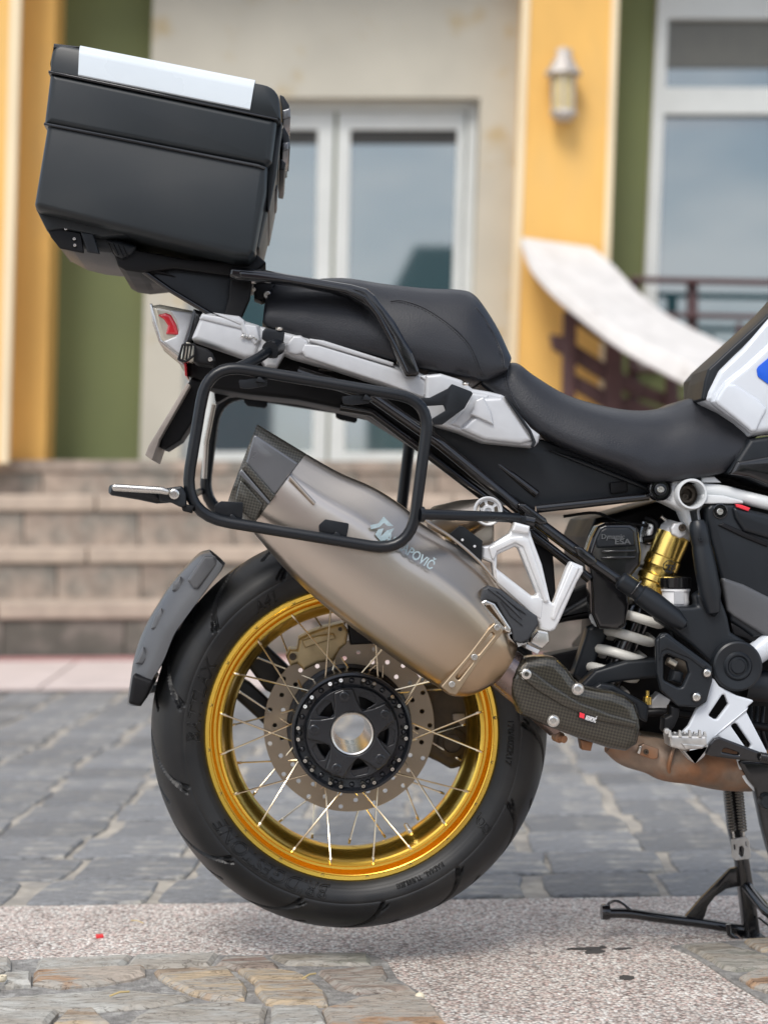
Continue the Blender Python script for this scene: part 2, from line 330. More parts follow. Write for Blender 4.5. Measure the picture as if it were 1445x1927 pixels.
def puff_mesh(pts, Y0, th, bev, r, seg=2, world=False):
    """solid plate with a rounded rim; Y0 = near face, outline traced on that plane"""
    k_ = 1.0 if world else S(Y0)
    w_ = []
    for p in pts:
        v = P(p[0], p[1], Y0) if not world else Vector((p[0], 0, p[1])); w_.append((Vector((v.x, v.z)), (p[2] if len(p) > 2 else r) * k_))
    q = [a for a, _ in w_]; rr = [b for _, b in w_]
    area = sum(q[i - 1].x * q[i].y - q[i].x * q[i - 1].y for i in range(len(q)))
    if area < 0: q.reverse(); rr.reverse()
    bev = min(bev, th * .49); d = bev; flags = []
    for i in range(len(q)):
        u_ = q[i - 1] - q[i]; v_ = q[(i + 1) % len(q)] - q[i]
        flags.append(rr[i] <= 0 or u_.length < 1e-7 or v_.length < 1e-7 or u_.angle(v_) > 3.0)
    for _ in range(14):
        t = inset(q, d)
        if all((t[i] - t[i - 1]).dot(q[i] - q[i - 1]) > .15 * (q[i] - q[i - 1]).length_squared for i in range(len(q))): break
        d *= .75
    else: d = 0
    levels = [(0.0, 0.0)]
    if bev > 0: levels = [(d * (1 - math.cos(f * math.pi / 2)), bev * (1 - math.sin(f * math.pi / 2))) for f in [i / (seg + 1) for i in range(seg + 2)]]
    lay = []
    for (di, dy) in levels:
        t = inset(q, di) if di else q
        lay.append((fillet([(p.x, p.y, max(rr[i] - di, rr[i] * .25) if rr[i] > 0 else 0) for i, p in enumerate(t)], 0, flags=flags), dy))
    rings = [[(p.x, Y0 + dy, p.y) for p in l_] for l_, dy in reversed(lay)] + [[(p.x, Y0 + th - dy, p.y) for p in l_] for l_, dy in lay]
    if bev == 0: rings = [rings[0], rings[-1]]
    return loft_mesh([[Vector(p) for p in rg] for rg in rings])
RX = Matrix.Rotation(math.radians(90), 4, 'X')
def plate_mesh(pts, Y0, th, bev=0, holes=(), r=0, seg=2, smoothpts=False, world=False):
    if not holes and not smoothpts: return puff_mesh(pts, Y0, th, bev, r, seg, world)
    cu = bpy.data.curves.new('c', 'CURVE'); cu.dimensions = '2D'; cu.fill_mode = 'BOTH'
    cu.extrude = max(th / 2 - bev, 0.00005); cu.bevel_depth = bev; cu.bevel_resolution = seg; cu.offset = -bev if bev else 0
    for k, poly in enumerate([pts] + list(holes)):
        q = [Vector(p) for p in catmull([p[:2] for p in poly], 6, True)] if smoothpts and k == 0 else fillet(poly, r)
        w_ = [P(a.x, a.y, Y0) for a in q] if not world else [Vector((a.x, 0, a.y)) for a in q]
        area = sum(w_[i - 1].x * w_[i].z - w_[i].x * w_[i - 1].z for i in range(len(w_)))
        if (area < 0) == (k == 0): w_.reverse()
        sp = cu.splines.new('POLY'); sp.points.add(len(w_) - 1); sp.use_cyclic_u = True
        for i, v in enumerate(w_): sp.points[i].co = (v.x, v.z, 0, 1)
    me = curve_mesh(cu)
    me.transform(Matrix.Translation((0, Y0 + th / 2, 0)) @ RX)
    return me
def plate(name, m, parent, pts, Y0, th, bev=.001, holes=(), r=0, label=None, smooth=35, seg=2, smoothpts=False):
    o = link(name, plate_mesh(pts, Y0, th, bev, holes, r, seg, smoothpts), m, parent, smooth)
    if label: o['label'] = label
    return o
def tube_mesh(pts, rad, closed=False, res=5, k=0, fil=0, radii=None):
    """pts world vectors"""
    if fil: pts = fillet3(pts, fil, closed)
    if k: pts = [Vector(p) for p in catmull([tuple(p) for p in pts], k, closed)]
    cu = bpy.data.curves.new('c', 'CURVE'); cu.dimensions = '3D'; cu.bevel_depth = rad; cu.bevel_resolution = res; cu.use_fill_caps = True; cu.fill_mode = 'FULL'
    sp = cu.splines.new('POLY'); sp.points.add(len(pts) - 1); sp.use_cyclic_u = closed
    for i, v in enumerate(pts):
        sp.points[i].co = (v[0], v[1], v[2], 1)
        if radii: sp.points[i].radius = radii[min(i * len(radii) // len(pts), len(radii) - 1)]
    return curve_mesh(cu)
def fillet3(pts, r, closed):
    n = len(pts); o_ = []
    for i in range(n):
        b = Vector(pts[i])
        if not closed and i in (0, n - 1): o_.append(b); continue
        a = Vector(pts[i - 1]); c = Vector(pts[(i + 1) % n]); u = a - b; v = c - b; lu, lv = u.length, v.length; u /= lu; v /= lv
        rr = r[i] if isinstance(r, (list, tuple)) else r
        ang = u.angle(v)
        if ang > 3.1: o_.append(b); continue
        t = min(rr / math.tan(ang / 2), lu * .49, lv * .49); p0 = b + u * t; p1 = b + v * t
        # true arc-ish (quadratic pulled to a circle)
        for k in range(9):
            s = k / 8; o_.append(p0 * (1 - s) ** 2 + b * 2 * s * (1 - s) + p1 * s * s)
    return o_
def tube(name, m, parent, pts, rpx, closed=False, fil=0, k=0, label=None, res=5):
    w_ = [P(*p) for p in pts]; Ym = sum(p[2] for p in pts) / len(pts)
    f = [v * S(Ym) for v in fil] if isinstance(fil, (list, tuple)) else fil * S(Ym)
    o = link(name, tube_mesh(w_, rpx * S(Ym), closed, res, k, f), m, parent, 50)
    if label: o['label'] = label
    return o
def lathe_mesh(c, prof, seg=64, axis='Y', closed=False):
    """prof: list of (radius, offset along axis)"""
    v = []; f = []; n = len(prof)
    c = Vector(c)
    for i in range(seg):
        a = 2 * math.pi * i / seg; ca, sa = math.cos(a), math.sin(a)
        for r_, y in prof:
            v.append(c + (Vector((r_ * ca, y, r_ * sa)) if axis == 'Y' else Vector((r_ * ca, r_ * sa, y)) if axis == 'Z' else Vector((y, r_ * ca, r_ * sa))))
    for i in range(seg):
        j = (i + 1) % seg
        for k in range(n if closed else n - 1):
            l = (k + 1) % n; f.append((i * n + k, i * n + l, j * n + l, j * n + k))
    me = mesh(v, f); bm = bmesh.new(); bm.from_mesh(me)
    bmesh.ops.remove_doubles(bm, verts=bm.verts, dist=1e-6); bmesh.ops.recalc_face_normals(bm, faces=bm.faces); bm.to_mesh(me); bm.free()
    return me
def lathe(name, m, parent, c, prof, seg=64, axis='Y', closed=False, smooth=35, label=None):
    o = link(name, lathe_mesh(c, prof, seg, axis, closed), m, parent, smooth)
    if label: o['label'] = label
    return o
def rot_to(me, c, d):
    """rotate a mesh built round axis Y at c so its +Y points along d"""
    q = Vector((0, 1, 0)).rotation_difference(Vector(d).normalized()).to_matrix().to_4x4()
    me.transform(Matrix.Translation(Vector(c)) @ q @ Matrix.Translation(-Vector(c))); return me
def stick(name, m, parent, a, b, prof, seg=32, label=None, smooth=35):
    """lathe along a->b (world points); prof = (radius m, t 0..1)"""
    a = Vector(a); b = Vector(b); Ld = (b - a).length
    me = lathe_mesh(a, [(r_, t * Ld) for r_, t in prof], seg); rot_to(me, a, b - a)
    o = link(name, me, m, parent, smooth)
    if label: o['label'] = label
    return o
def join_meshes(mes):
    bm = bmesh.new()
    for me in mes: bm.from_mesh(me)
    o = bpy.data.meshes.new('j'); bm.to_mesh(o); bm.free(); return o
def box_mesh(x0, x1, y0, y1, z0, z1):
    v = [(x, y, z) for x in (x0, x1) for y in (y0, y1) for z in (z0, z1)]
    return mesh(v, [(0, 1, 3, 2), (4, 6, 7, 5), (0, 4, 5, 1), (2, 3, 7, 6), (0, 2, 6, 4), (1, 5, 7, 3)])
def box(name, m, parent, x0, x1, y0, y1, z0, z1, bevel=0, label=None):
    o = link(name, box_mesh(x0, x1, y0, y1, z0, z1), m, parent, 0, bevel=bevel)
    if label: o['label'] = label
    return o
def text_mesh(s, size, off=.0, ext=.0006, shear=0, space=1.0):
    cu = bpy.data.curves.new('t', 'FONT'); cu.body = s; cu.size = size; cu.extrude = ext; cu.offset = off; cu.shear = shear; cu.space_character = space
    cu.align_x = 'LEFT'; cu.align_y = 'BOTTOM_BASELINE'
    return curve_mesh(cu)
def text(name, m, parent, s, px, py, Y, hpx, ang=0, off=0, ext=.0005, sx=1, shear=0, space=1.0, label=None):
    """cap height hpx, baseline start at px,py, ang clockwise in degrees"""
    me = text_mesh(s, hpx * S(Y) / .70, off * S(Y), ext, shear, space)
    me.transform(Matrix.Translation(P(px, py, Y)) @ Matrix.Rotation(math.radians(ang), 4, 'Y') @ Matrix.Diagonal((sx, 1, 1, 1)) @ RX)
    o = link(name, me, m, parent, 0)
    if label: o['label'] = label
    return o
def loft_mesh(rings, cap=True):
    n = len(rings[0]); v = [p for r_ in rings for p in r_]; f = []
    for i in range(len(rings) - 1):
        for k in range(n):
            l = (k + 1) % n; f.append((i * n + k, i * n + l, (i + 1) * n + l, (i + 1) * n + k))
    if cap:
        f.append(tuple(range(n))[::-1]); b = (len(rings) - 1) * n; f.append(tuple(range(b, b + n)))
    me = mesh(v, f); bm = bmesh.new(); bm.from_mesh(me); bmesh.ops.recalc_face_normals(bm, faces=bm.faces); bm.to_mesh(me); bm.free(); return me

# ================================================================ SETTING: ground
def sheet(name, m, x0, x1, y0, y1, z, kind='structure', parent=None):
    o = link(name, mesh([(x0, y0, z), (x1, y0, z), (x1, y1, z), (x0, y1, z)], [(0, 1, 2, 3)]), m, parent, 0)
    if kind: o['kind'] = kind
    return o
Y_COB = G(700, 1697).y                # near edge of the cobbles
Y_FAR = G(200, 1302).y                # far edge of the cobbles
Y_STEP = G(200, 1243).y               # foot of the steps
sheet('ground', 'ground', -250, 250, -250, 250, -0.06)
sheet('washed_aggregate_path', 'aggregate', -8, 8, -3.4, Y_COB + .004, 0.0)
sheet('street', 'ground', -60, 60, -14, -3.4, -0.02)
bed = sheet('cobble_pavement', 'sand', -8, 8, Y_COB, Y_FAR + .01, -0.004)
kerbs = sheet('far_path', 'pinkkerb', -8, 8, Y_FAR, Y_STEP, 0.006)
o = box('path_edge', 'redline', kerbs, -8, 8, Y_STEP - .20, Y_STEP - .02, .006, .022)
# far path slabs as pieces
x = -3.0; k = 0
while x < 4.2:
    wd = R.uniform(.55, .8)
    box('path_slab', 'pinkkerb', kerbs, x, x + wd - .012, Y_FAR + .02, Y_STEP - .22, .007, .016 + R.uniform(0, .003), bevel=.003); x += wd
# cobbles: one mesh and one object each
def slab_mesh(poly, z0, z1, bev, rough=.0):
    """poly: list of (x,y) counter-clockwise; bevelled uneven top"""
    n = len(poly); cx = sum(p[0] for p in poly) / n; cy = sum(p[1] for p in poly) / n
    v = []; 
    for (x_, y_) in poly: v.append((x_, y_, z0))
    for (x_, y_) in poly: v.append((x_, y_, z1 - bev))
    for (x_, y_) in poly:
        d = math.hypot(x_ - cx, y_ - cy); s = max(0, 1 - bev * 1.3 / d); v.append((cx + (x_ - cx) * s, cy + (y_ - cy) * s, z1 + R.uniform(-rough, rough)))
    f = []
    for i in range(n):
        j = (i + 1) % n; f.append((i, j, n + j, n + i)); f.append((n + i, n + j, 2 * n + j, 2 * n + i))
    v.append((cx, cy, z1 + rough)); c = len(v) - 1
    for i in range(n): f.append((2 * n + i, 2 * n + (i + 1) % n, c))
    return mesh(v, f)
tanp = math.tan(math.radians(4.75)); row = .232; yy = Y_COB + .012; j = 0; ncob = 0
cw = [.245 + R.uniform(-.03, .03) for _ in range(60)]
xs = [-4.0]
for c_ in cw: xs.append(xs[-1] + c_)
while yy < Y_FAR - .05:
    hgt = row * R.uniform(.92, 1.06); y1 = min(yy + hgt, Y_FAR - .01); dm = yy + 2.8 + hgt / 2
    xc = dm * math.tan(PSI); hw = dm * .2258 * 1.04 + .1; sh = (yy - Y_COB) * tanp; off = R.uniform(-.03, .03)
    for i in range(60):
        a = xs[i] + sh + off + R.uniform(-.012, .012); b_ = xs[i + 1] + sh + off + R.uniform(-.012, .012)
        if b_ < xc - hw or a > xc + hw: continue
        g = R.uniform(.007, .018); e = R.uniform(.008, .018)
        pts = []
        def pt(u, v_):
            X_ = a + g + (b_ - a - 2 * g) * u + (v_ - .5) * hgt * tanp + R.uniform(-e, e) * .6; Y_ = yy + g * .6 + (y1 - yy - 1.2 * g) * v_ + R.uniform(-e, e) * .55
            return (X_, min(max(Y_, Y_COB + .006), Y_FAR - .004))
        for (u, v_) in ((.04, 0), (.35, -.01), (.68, .0), (.96, .01), (1, .06), (1.01, .5), (1, .95), (.96, 1), (.6, 1.01), (.3, 1), (.04, .99), (0, .94), (-.01, .45), (0, .07)): pts.append(pt(u, v_))
        o = link('cobble', slab_mesh(pts, -.03, R.uniform(.0005, .005), .0035, .0012), 'cobble', bed, 30); ncob += 1
    yy = y1; j += 1
# flagstone strips in the foreground
def gpoly(pts): return [(G(x_, y_).x, G(x_, y_).y) for x_, y_ in pts]
def ground_poly(name, m, pts, z0, z1, kind=None, parent=None, bev=.001):
    q = gpoly(pts)
    ar = sum(q[i - 1][0] * q[i][1] - q[i][0] * q[i - 1][1] for i in range(len(q)))
    if ar < 0: q.reverse()
    o = link(name, slab_mesh(q, z0, z1, bev), m, parent, 20)
    if kind: o['kind'] = kind
    return o
fl = ground_poly('flagstone_strip', 'mortar', [(-260, 1822), (0, 1813), (110, 1808), (330, 1803), (560, 1802), (704, 1803), (729, 1815), (747, 1846), (788, 1871), (812, 1900), (838, 1935), (880, 2010), (-300, 2040)], -.03, .004, 'structure')
fr = ground_poly('flagstone_patch', 'mortar', [(1262, 1785), (1300, 1780), (1400, 1774), (1700, 1765), (1800, 1960), (1560, 1960), (1445, 1893), (1379, 1853), (1339, 1825), (1300, 1800)], -.03, .004, 'structure')
def stone(mname, zpts, sx, sy, ox, oy, parent):
    q = [(ox + sx * a, oy + sy * b_) for a, b_ in zpts]
    # densify and roughen the outline
    o_ = []
    for i in range(len(q)):
        a = Vector(q[i]); b_ = Vector(q[(i + 1) % len(q)]); kk = max(1, int((b_ - a).length / 14))
        for t in range(kk):
            p = a.lerp(b_, t / kk); o_.append((p.x + R.uniform(-2.2, 2.2), p.y + R.uniform(-.9, .9)))
    return ground_poly('flagstone', mname, o_, -.01, .013 + R.uniform(-.003, .004), parent=parent, bev=.006)
A_ = dict(sx=.6228, sy=.6228, ox=0, oy=1780, parent=fl)
for mname, z in [('flag_grey', [(115, 58), (250, 50), (400, 46), (362, 80), (230, 88), (105, 92)]), ('flag_grey', [(408, 43), (540, 38), (660, 39), (636, 74), (500, 80), (375, 82)]),
                 ('flag_brown', [(668, 56), (800, 50), (838, 78), (835, 88), (720, 88), (652, 76)]), ('flag_green', [(815, 46), (960, 38), (1115, 40), (1118, 70), (990, 72), (865, 70)]),
                 ('flag_grey', [(10, 108), (92, 104), (96, 138), (15, 142)]), ('flag_orange', [(103, 98), (260, 88), (435, 82), (442, 104), (400, 118), (330, 130), (180, 143), (103, 132)]),
                 ('flag_ochre', [(462, 96), (600, 84), (690, 82), (712, 112), (735, 125), (748, 150), (742, 178), (640, 180), (568, 162), (500, 128)]),
                 ('flag_ochre', [(715, 92), (840, 92), (900, 100), (960, 135), (985, 165), (992, 196), (900, 204), (800, 190), (768, 150), (770, 130)]),
                 ('flag_brown', [(958, 96), (1060, 84), (1160, 80), (1172, 106), (1152, 130), (1245, 148), (1080, 160), (1012, 142)]),
                 ('flag_grey', [(-30, 184), (150, 168), (350, 152), (580, 175), (520, 190), (440, 202), (300, 214), (60, 222), (-30, 212)]),
                 ('flag_grey', [(395, 246), (430, 222), (520, 203), (700, 190), (808, 205), (796, 262), (395, 268)]),
                 ('flag_orange', [(975, 218), (1080, 182), (1250, 160), (1285, 185), (1310, 206), (1352, 262), (1200, 300), (1000, 285)]),
                 ('flag_grey', [(822, 212), (965, 210), (985, 270), (815, 278)]), ('flag_ochre', [(200, 222), (280, 214), (335, 262), (150, 270)]), ('flag_grey', [(-60, 222), (50, 228), (180, 224), (140, 272), (-60, 290)]),
                 ('flag_grey', [(-120, 64), (30, 56), (34, 88), (-10, 102), (-120, 108)]), ('flag_brown', [(-200, 120), (-6, 112), (0, 150), (-200, 168)]),
                 ('flag_grey', [(150, 282), (380, 276), (800, 290), (780, 360), (200, 350)]), ('flag_ochre', [(830, 292), (1000, 292), (1300, 300), (1380, 350), (860, 370)])]:
    stone(mname, z, **A_)
B_ = dict(sx=.308, sy=.308, ox=1000, oy=1700, parent=fr)
for mname, z in [('flag_green', [(915, 282), (1150, 270), (1260, 300), (1350, 322), (1470, 365), (1470, 425), (1250, 440), (1180, 430), (1060, 358)]), ('flag_ochre', [(1300, 254), (1500, 245), (1500, 318), (1400, 318), (1330, 290)]),
                 ('flag_orange', [(1262, 490), (1350, 456), (1500, 440), (1520, 580), (1445, 570), (1350, 540)]), ('flag_grey', [(1530, 260), (1900, 250), (1950, 400), (1530, 420)]), ('flag_ochre', [(1540, 450), (1950, 430), (2000, 640), (1650, 660), (1540, 600)])]:
    stone(mname, z, **B_)
# small litter
def litter(name, label, cat, m, pts, z0, z1):
    if name == 'tar_spot':
        q = [(a + R.uniform(-2, 2), b_ + R.uniform(-.8, .8)) for a, b_ in catmull(pts, 4, True)]; pts = q
    o = ground_poly(name, m, pts, z0, z1, bev=.0006); return tagp(o, label, cat, 'tar spots on the aggregate path' if name == 'tar_spot' else None)
litter('plastic_bit', 'tiny bright red plastic bit lying on the pink aggregate at the left', 'litter', 'redbit', [(180, 1763), (194, 1762), (195, 1766), (181, 1768)], 0.0005, .004)
litter('tar_spot', 'long thin black tar streak on the aggregate left of the stand foot', 'tar spot', 'tar', [(1066, 1787), (1090, 1785), (1125, 1784), (1136, 1782), (1140, 1785), (1128, 1788), (1138, 1792), (1128, 1795), (1108, 1797), (1100, 1793), (1112, 1790), (1080, 1789)], .0003, .0016)
litter('tar_spot', 'small faint black streak right of the long tar streak', 'tar spot', 'tar', [(1152, 1787), (1170, 1785), (1187, 1785), (1180, 1788), (1160, 1789)], .0003, .0014)
litter('tar_spot', 'small round black blotch of tar on the aggregate nearest the camera', 'tar spot', 'tar', [(1164, 1841), (1172, 1837), (1182, 1838), (1192, 1840), (1190, 1844), (1180, 1846), (1170, 1844)], .0003, .0016)
def stickthing(name, label, cat, m, p, q, r_):
    a = G(*p, .018); b_ = G(*q, .018); me = tube_mesh([a, (a + b_) / 2 + Vector((0, .001, .002)), b_], r_, res=2); o = link(name, me, m, None, 40); return tagp(o, label, cat, 'dry stalks on the paving')
stickthing('twig', 'dry yellow grass stalk lying on the flagstones at the lower left', 'twig', 'twig', (207, 1875), (243, 1867), .0016)
stickthing('twig', 'short dry stalk lying beside the reddish brown flagstone', 'twig', 'twig', (570, 1842), (594, 1833), .0015)
stickthing('twig', 'pale straw lying on the pink aggregate above the flagstones', 'twig', 'twig', (247, 1733), (270, 1738), .001)
c = G(790, 1876, .014)
o = link('snail_shell', lathe_mesh(c, [(0, -.007), (.004, -.006), (.0066, -.001), (.0055, .004), (.002, .007), (0, .0075)], 14, 'X'), 'shell', None, 60); tagp(o, 'small pale snail shell on the edge of the flagstones', 'shell')
c = G(4, 1843, .02)
o = link('dry_flower', lathe_mesh(c, [(.002, .004), (.007, .005), (.0075, 0), (.005, -.004), (.0, -.005)], 14, 'Z'), 'shell', None, 60); tagp(o, 'tiny dry yellow flower head at the left edge of the flagstones', 'flower')

# ================================================================ steps
def zat(py, Y, px=300): return P(px, py, Y).z
st = empty('entrance_steps', (0.6, Y_STEP, 0)); tagp(st, 'pink grey stone entrance steps with pale slab treads behind the motorcycle', 'steps')
ys = [Y_STEP, Y_STEP + .30, Y_STEP + .60, Y_STEP + .90]
band = [(1165, 1132), (1060, 1030), (962, 932), (890, 866)]
zprev = 0
for k in range(4):
    zb, zt = zat(band[k][0], ys[k]), zat(band[k][1], ys[k])
    x = -3.2
    while x < 5.2:
        wd = R.uniform(.45, .8)
        box('riser_stone', 'stepdark' if k == 0 else 'stepstone', st, x, x + wd - .004, ys[k] + .02, ys[k] + .36, zprev - .01, zb + R.uniform(-.002, 0), bevel=.008); x += wd
    if k < 3:
        x = -3.3
        while x < 5.2:
            wd = R.uniform(.9, 1.3)
            box('tread_slab', 'nosing', st, x, x + wd - .008, ys[k] - .01 + R.uniform(0, .006), ys[k] + .45, zb, zt + R.uniform(-.003, .003), bevel=.012); x += wd
    else:
        box('landing', 'stepstone', st, -3.3, 5.3, ys[k] + R.uniform(0, .01), ys[k] + 1.6, zb, zt, bevel=.012)
    zprev = zt
ZL = zprev; YW = Y_STEP + 1.45

# ================================================================ building
bd = empty('building', (0.8, YW, ZL)); tagp(bd, 'yellow, green and beige rendered building with white glazed doors and a window', 'building')
def lean(x0, x1, y0=-260, y1=880, s=-.033): return [(x0 - s * (0 - y0), y0), (x1 - s * (0 - y0), y0), (x1 + s * y1, y1), (x0 + s * y1, y1)]
def lq(x0t, x0b, x1t, x1b, yt, yb): return [(x0t, yt), (x1t, yt), (x1b, yb), (x0b, yb)]
plate('green_wall', 'green', bd, lq(-700, -760, 2100, 2020, -300, 900), YW + .02, .25, 0, holes=[[(1245, -60), (1900, -60), (1900, 700), (1215, 700)]])
bw = plate('beige_wall', 'beige', bd, lq(296, 262, 990, 952, -300, 872), YW - .14, .15, .004, holes=[[(366, 183), (903, 183), (880, 900), (337, 900)]], smooth=0)
# double door
dr = empty('door', P(620, 865, YW)); place(dr, P(620, 865, YW), bd)
YD = YW + .02
plate('door_casing', 'doorframe', dr, lq(340, 330, 915, 890, 178, 868), YD - .05, .07, .004, holes=[[(384, 207), (881, 207), (858, 868), (358, 868)]])
for (a, b_, lab) in (((388, 362), (630, 614), None), ((636, 618), (877, 856), None)):
    gl0 = 38
    lf = plate('door_leaf', 'doorframe', dr, [(a[0], 210), (b_[0], 210), (b_[1], 868), (a[1], 868)], YD - .03, .05, .006,
               holes=[[(a[0] + 24, 243), (b_[0] - 32 + (16 if b_[0] > 700 else 0), 243), (b_[1] - 26 + (12 if b_[0] > 700 else 0), 850), (a[1] + (38 if b_[0] < 700 else 30), 850)]])
    plate('pane', 'glass', lf, [(a[0] + 8, 228), (b_[0] - 8, 228), (b_[1] - 6, 862), (a[1] + 10, 862)], YD - .005, .01, 0)
    plate('blind', 'dark_in', lf, [(a[0] + 20, 236), (b_[0] - 12, 236), (b_[0] - 13, 270), (a[0] + 19, 270)], YD - .012, .006, 0)
# window right
wn = empty('window', P(1350, 300, YW)); place(wn, P(1350, 300, YW), bd)
plate('window_frame', 'doorframe', wn, [(1243, -120), (1800, -120), (1800, 690), (1206, 690)], YW - .03, .10, .006,
      holes=[[(1258, 34), (1780, 34), (1780, 163), (1253, 163)], [(1250, 214), (1780, 214), (1780, 670), (1232, 670)]])
plate('upper_pane', 'glass', wn, [(1250, 20), (1790, 20), (1790, 180), (1245, 180)], YW + .03, .01, 0)
plate('lower_pane', 'glass', wn, [(1245, 205), (1790, 205), (1790, 680), (1225, 680)], YW + .03, .01, 0)
plate('roller_blind', 'blindgrey', wn, [(1254, 28), (1785, 28), (1785, 126), (1251, 126)], YW + .015, .01, 0)
# pillars
YP = YW - .42
plate('right_pillar', 'yellow', bd, lq(1000, 964, 1166, 1126, -300, 872), YP, .45, .004, smooth=0)
plate('pillar_edge_strip', 'cream', bd, lq(994, 952, 1009, 967, -300, 872), YP - .012, .05, .008)
plate('pillar_edge_strip', 'cream', bd, lq(1162, 1122, 1176, 1136, -300, 872), YP - .012, .05, .008)
plate('left_pillar', 'yellow', bd, lq(-400, -420, 30, -2, -300, 872), YP - .3, .8, .004, smooth=0)
plate('pillar_edge_strip', 'cream', bd, lq(26, -4, 48, 16, -300, 872), YP - .312, .06, .008)
plate('pillar_return', 'yellow', bd, lq(30, 8, 112, 84, -300, 872), YP + .0, .5, .004, smooth=0)
plate('upper_fascia', 'beige', bd, [(-800, -700), (2200, -700), (2200, -290), (-800, -290)], YP - .4, 1.0, 0)
# mural stains are faint marks in the beige render material
# wall lamp
lm = empty('wall_lamp', P(1062, 230, YP - .08)); tagp(lm, 'small weathered metal wall lantern with yellowed glass on the right yellow pillar', 'wall lamp')
cL = P(1060, 160, YP - .10); s_ = S(YP - .10)
lathe('hood', 'lampwhite', lm, cL, [(0, 76 * s_), (3 * s_, 74 * s_), (5 * s_, 66 * s_), (12 * s_, 60 * s_), (15 * s_, 52 * s_), (22 * s_, 46 * s_), (25 * s_, 36 * s_), (33 * s_, 28 * s_), (36 * s_, 20 * s_), (31 * s_, 17 * s_), (20 * s_, 18 * s_)], 8, 'Z', smooth=0)
lathe('lamp_glass', 'lampglass', lm, cL, [(21 * s_, 19 * s_), (21 * s_, -50 * s_)], 16, 'Z')
for k in range(6):
    a = k * math.pi / 3 + .3; q = cL + Vector((math.cos(a) * 23 * s_, math.sin(a) * 23 * s_, 0))
    stick('cage_bar', 'lampwhite', lm, q + Vector((0, 0, 18 * s_)), q + Vector((0, 0, -52 * s_)), [(0, 0), (2 * s_, 0), (2 * s_, 1), (0, 1)], 6)
lathe('lamp_base', 'lampwhite', lm, cL, [(0, -50 * s_), (25 * s_, -50 * s_), (26 * s_, -57 * s_), (20 * s_, -62 * s_), (14 * s_, -68 * s_), (0, -69 * s_)], 16, 'Z')
plate('back_plate', 'lampwhite', lm, [(1048, 90), (1076, 90), (1074, 224), (1046, 224)], YP - .03, .028, .004)
# curved stone coping of the stair parapet
cp_a = [(1112, 464), (1152, 497), (1200, 548), (1250, 588), (1310, 622), (1372, 652), (1440, 690), (1560, 745)]
cp_b = [(983, 446), (1002, 482), (1042, 528), (1096, 570), (1170, 622), (1255, 662), (1330, 695), (1480, 755)]
cp_c = [(981, 462), (998, 508), (1038, 556), (1094, 604), (1166, 658), (1245, 702), (1325, 742), (1470, 806)]
n = 36; rings = []
A2 = catmull(cp_a, 6); B2 = catmull(cp_b, 6); C2 = catmull(cp_c, 6)
for i in range(len(A2)):
    t = i / (len(A2) - 1); Yb = YP - .12 - 1.5 * t; Ya = YP - .02 - 1.1 * t
    a = P(*A2[i], Ya); b_ = P(*B2[i], Yb); c_ = P(*C2[i], Yb); dz = b_.z - c_.z
    rings.append([a, (a + b_) / 2, b_, b_ + Vector((-.006, -.012, -.02)), c_ + Vector((-.006, -.012, .01)), c_, c_ + Vector((.02, .02, 0)), Vector((a.x, a.y, a.z - dz))])
o = link('stair_coping', loft_mesh(rings), 'stonewhite', None, 40); tagp(o, 'curved white stone coping sweeping down in front of the right pillar', 'stair coping')
# stair baluster woodwork under the coping
sr = empty('stair_railing', P(1120, 760, YP - .5)); tagp(sr, 'dark maroon timber stair railing below the white curved coping', 'railing')
for q, th in (([(1062, 585), (1086, 585), (1080, 900), (1056, 900)], .07), ([(1142, 640), (1172, 655), (1168, 900), (1136, 900)], .07), ([(1255, 706), (1278, 716), (1276, 900), (1253, 900)], .06)):
    plate('baluster_post', 'maroon', sr, q, YP - .35, th, .006)
for q in ([(1035, 628), (1060, 632), (1150, 690), (1210, 722), (1208, 750), (1140, 718), (1040, 656)], [(1080, 585), (1146, 632), (1144, 648), (1080, 604)], [(1076, 700), (1150, 740), (1340, 800), (1340, 836), (1150, 776), (1076, 730)],
          [(1210, 722), (1340, 776), (1340, 800), (1210, 748)]):
    plate('stair_rail', 'maroon', sr, q, YP - .30, .05, .006)
# landing railing in front of the window
lr = empty('landing_railing', P(1310, 700, YP + .1)); tagp(lr, 'maroon metal railing in front of the right window', 'railing')
for q in ([(1188, 519), (1900, 534), (1900, 545), (1188, 530)], [(1188, 585), (1900, 602), (1900, 612), (1188, 594)], [(1188, 690), (1900, 700), (1900, 710), (1188, 700)]):
    plate('rail', 'maroon', lr, q, YP + .1, .05, .005)
for xx in (1305, 1560, 1800, 1195): plate('railing_post', 'maroon', lr, [(xx - 10, 530), (xx + 9, 530), (xx + 6, 900), (xx - 12, 900)], YP + .16, .05, .005)
for xx in (1392, 1465): plate('baluster', 'maroon', lr, [(xx - 5, 606), (xx + 5, 606), (xx + 4, 695), (xx - 6, 695)], YP + .11, .03, .003)

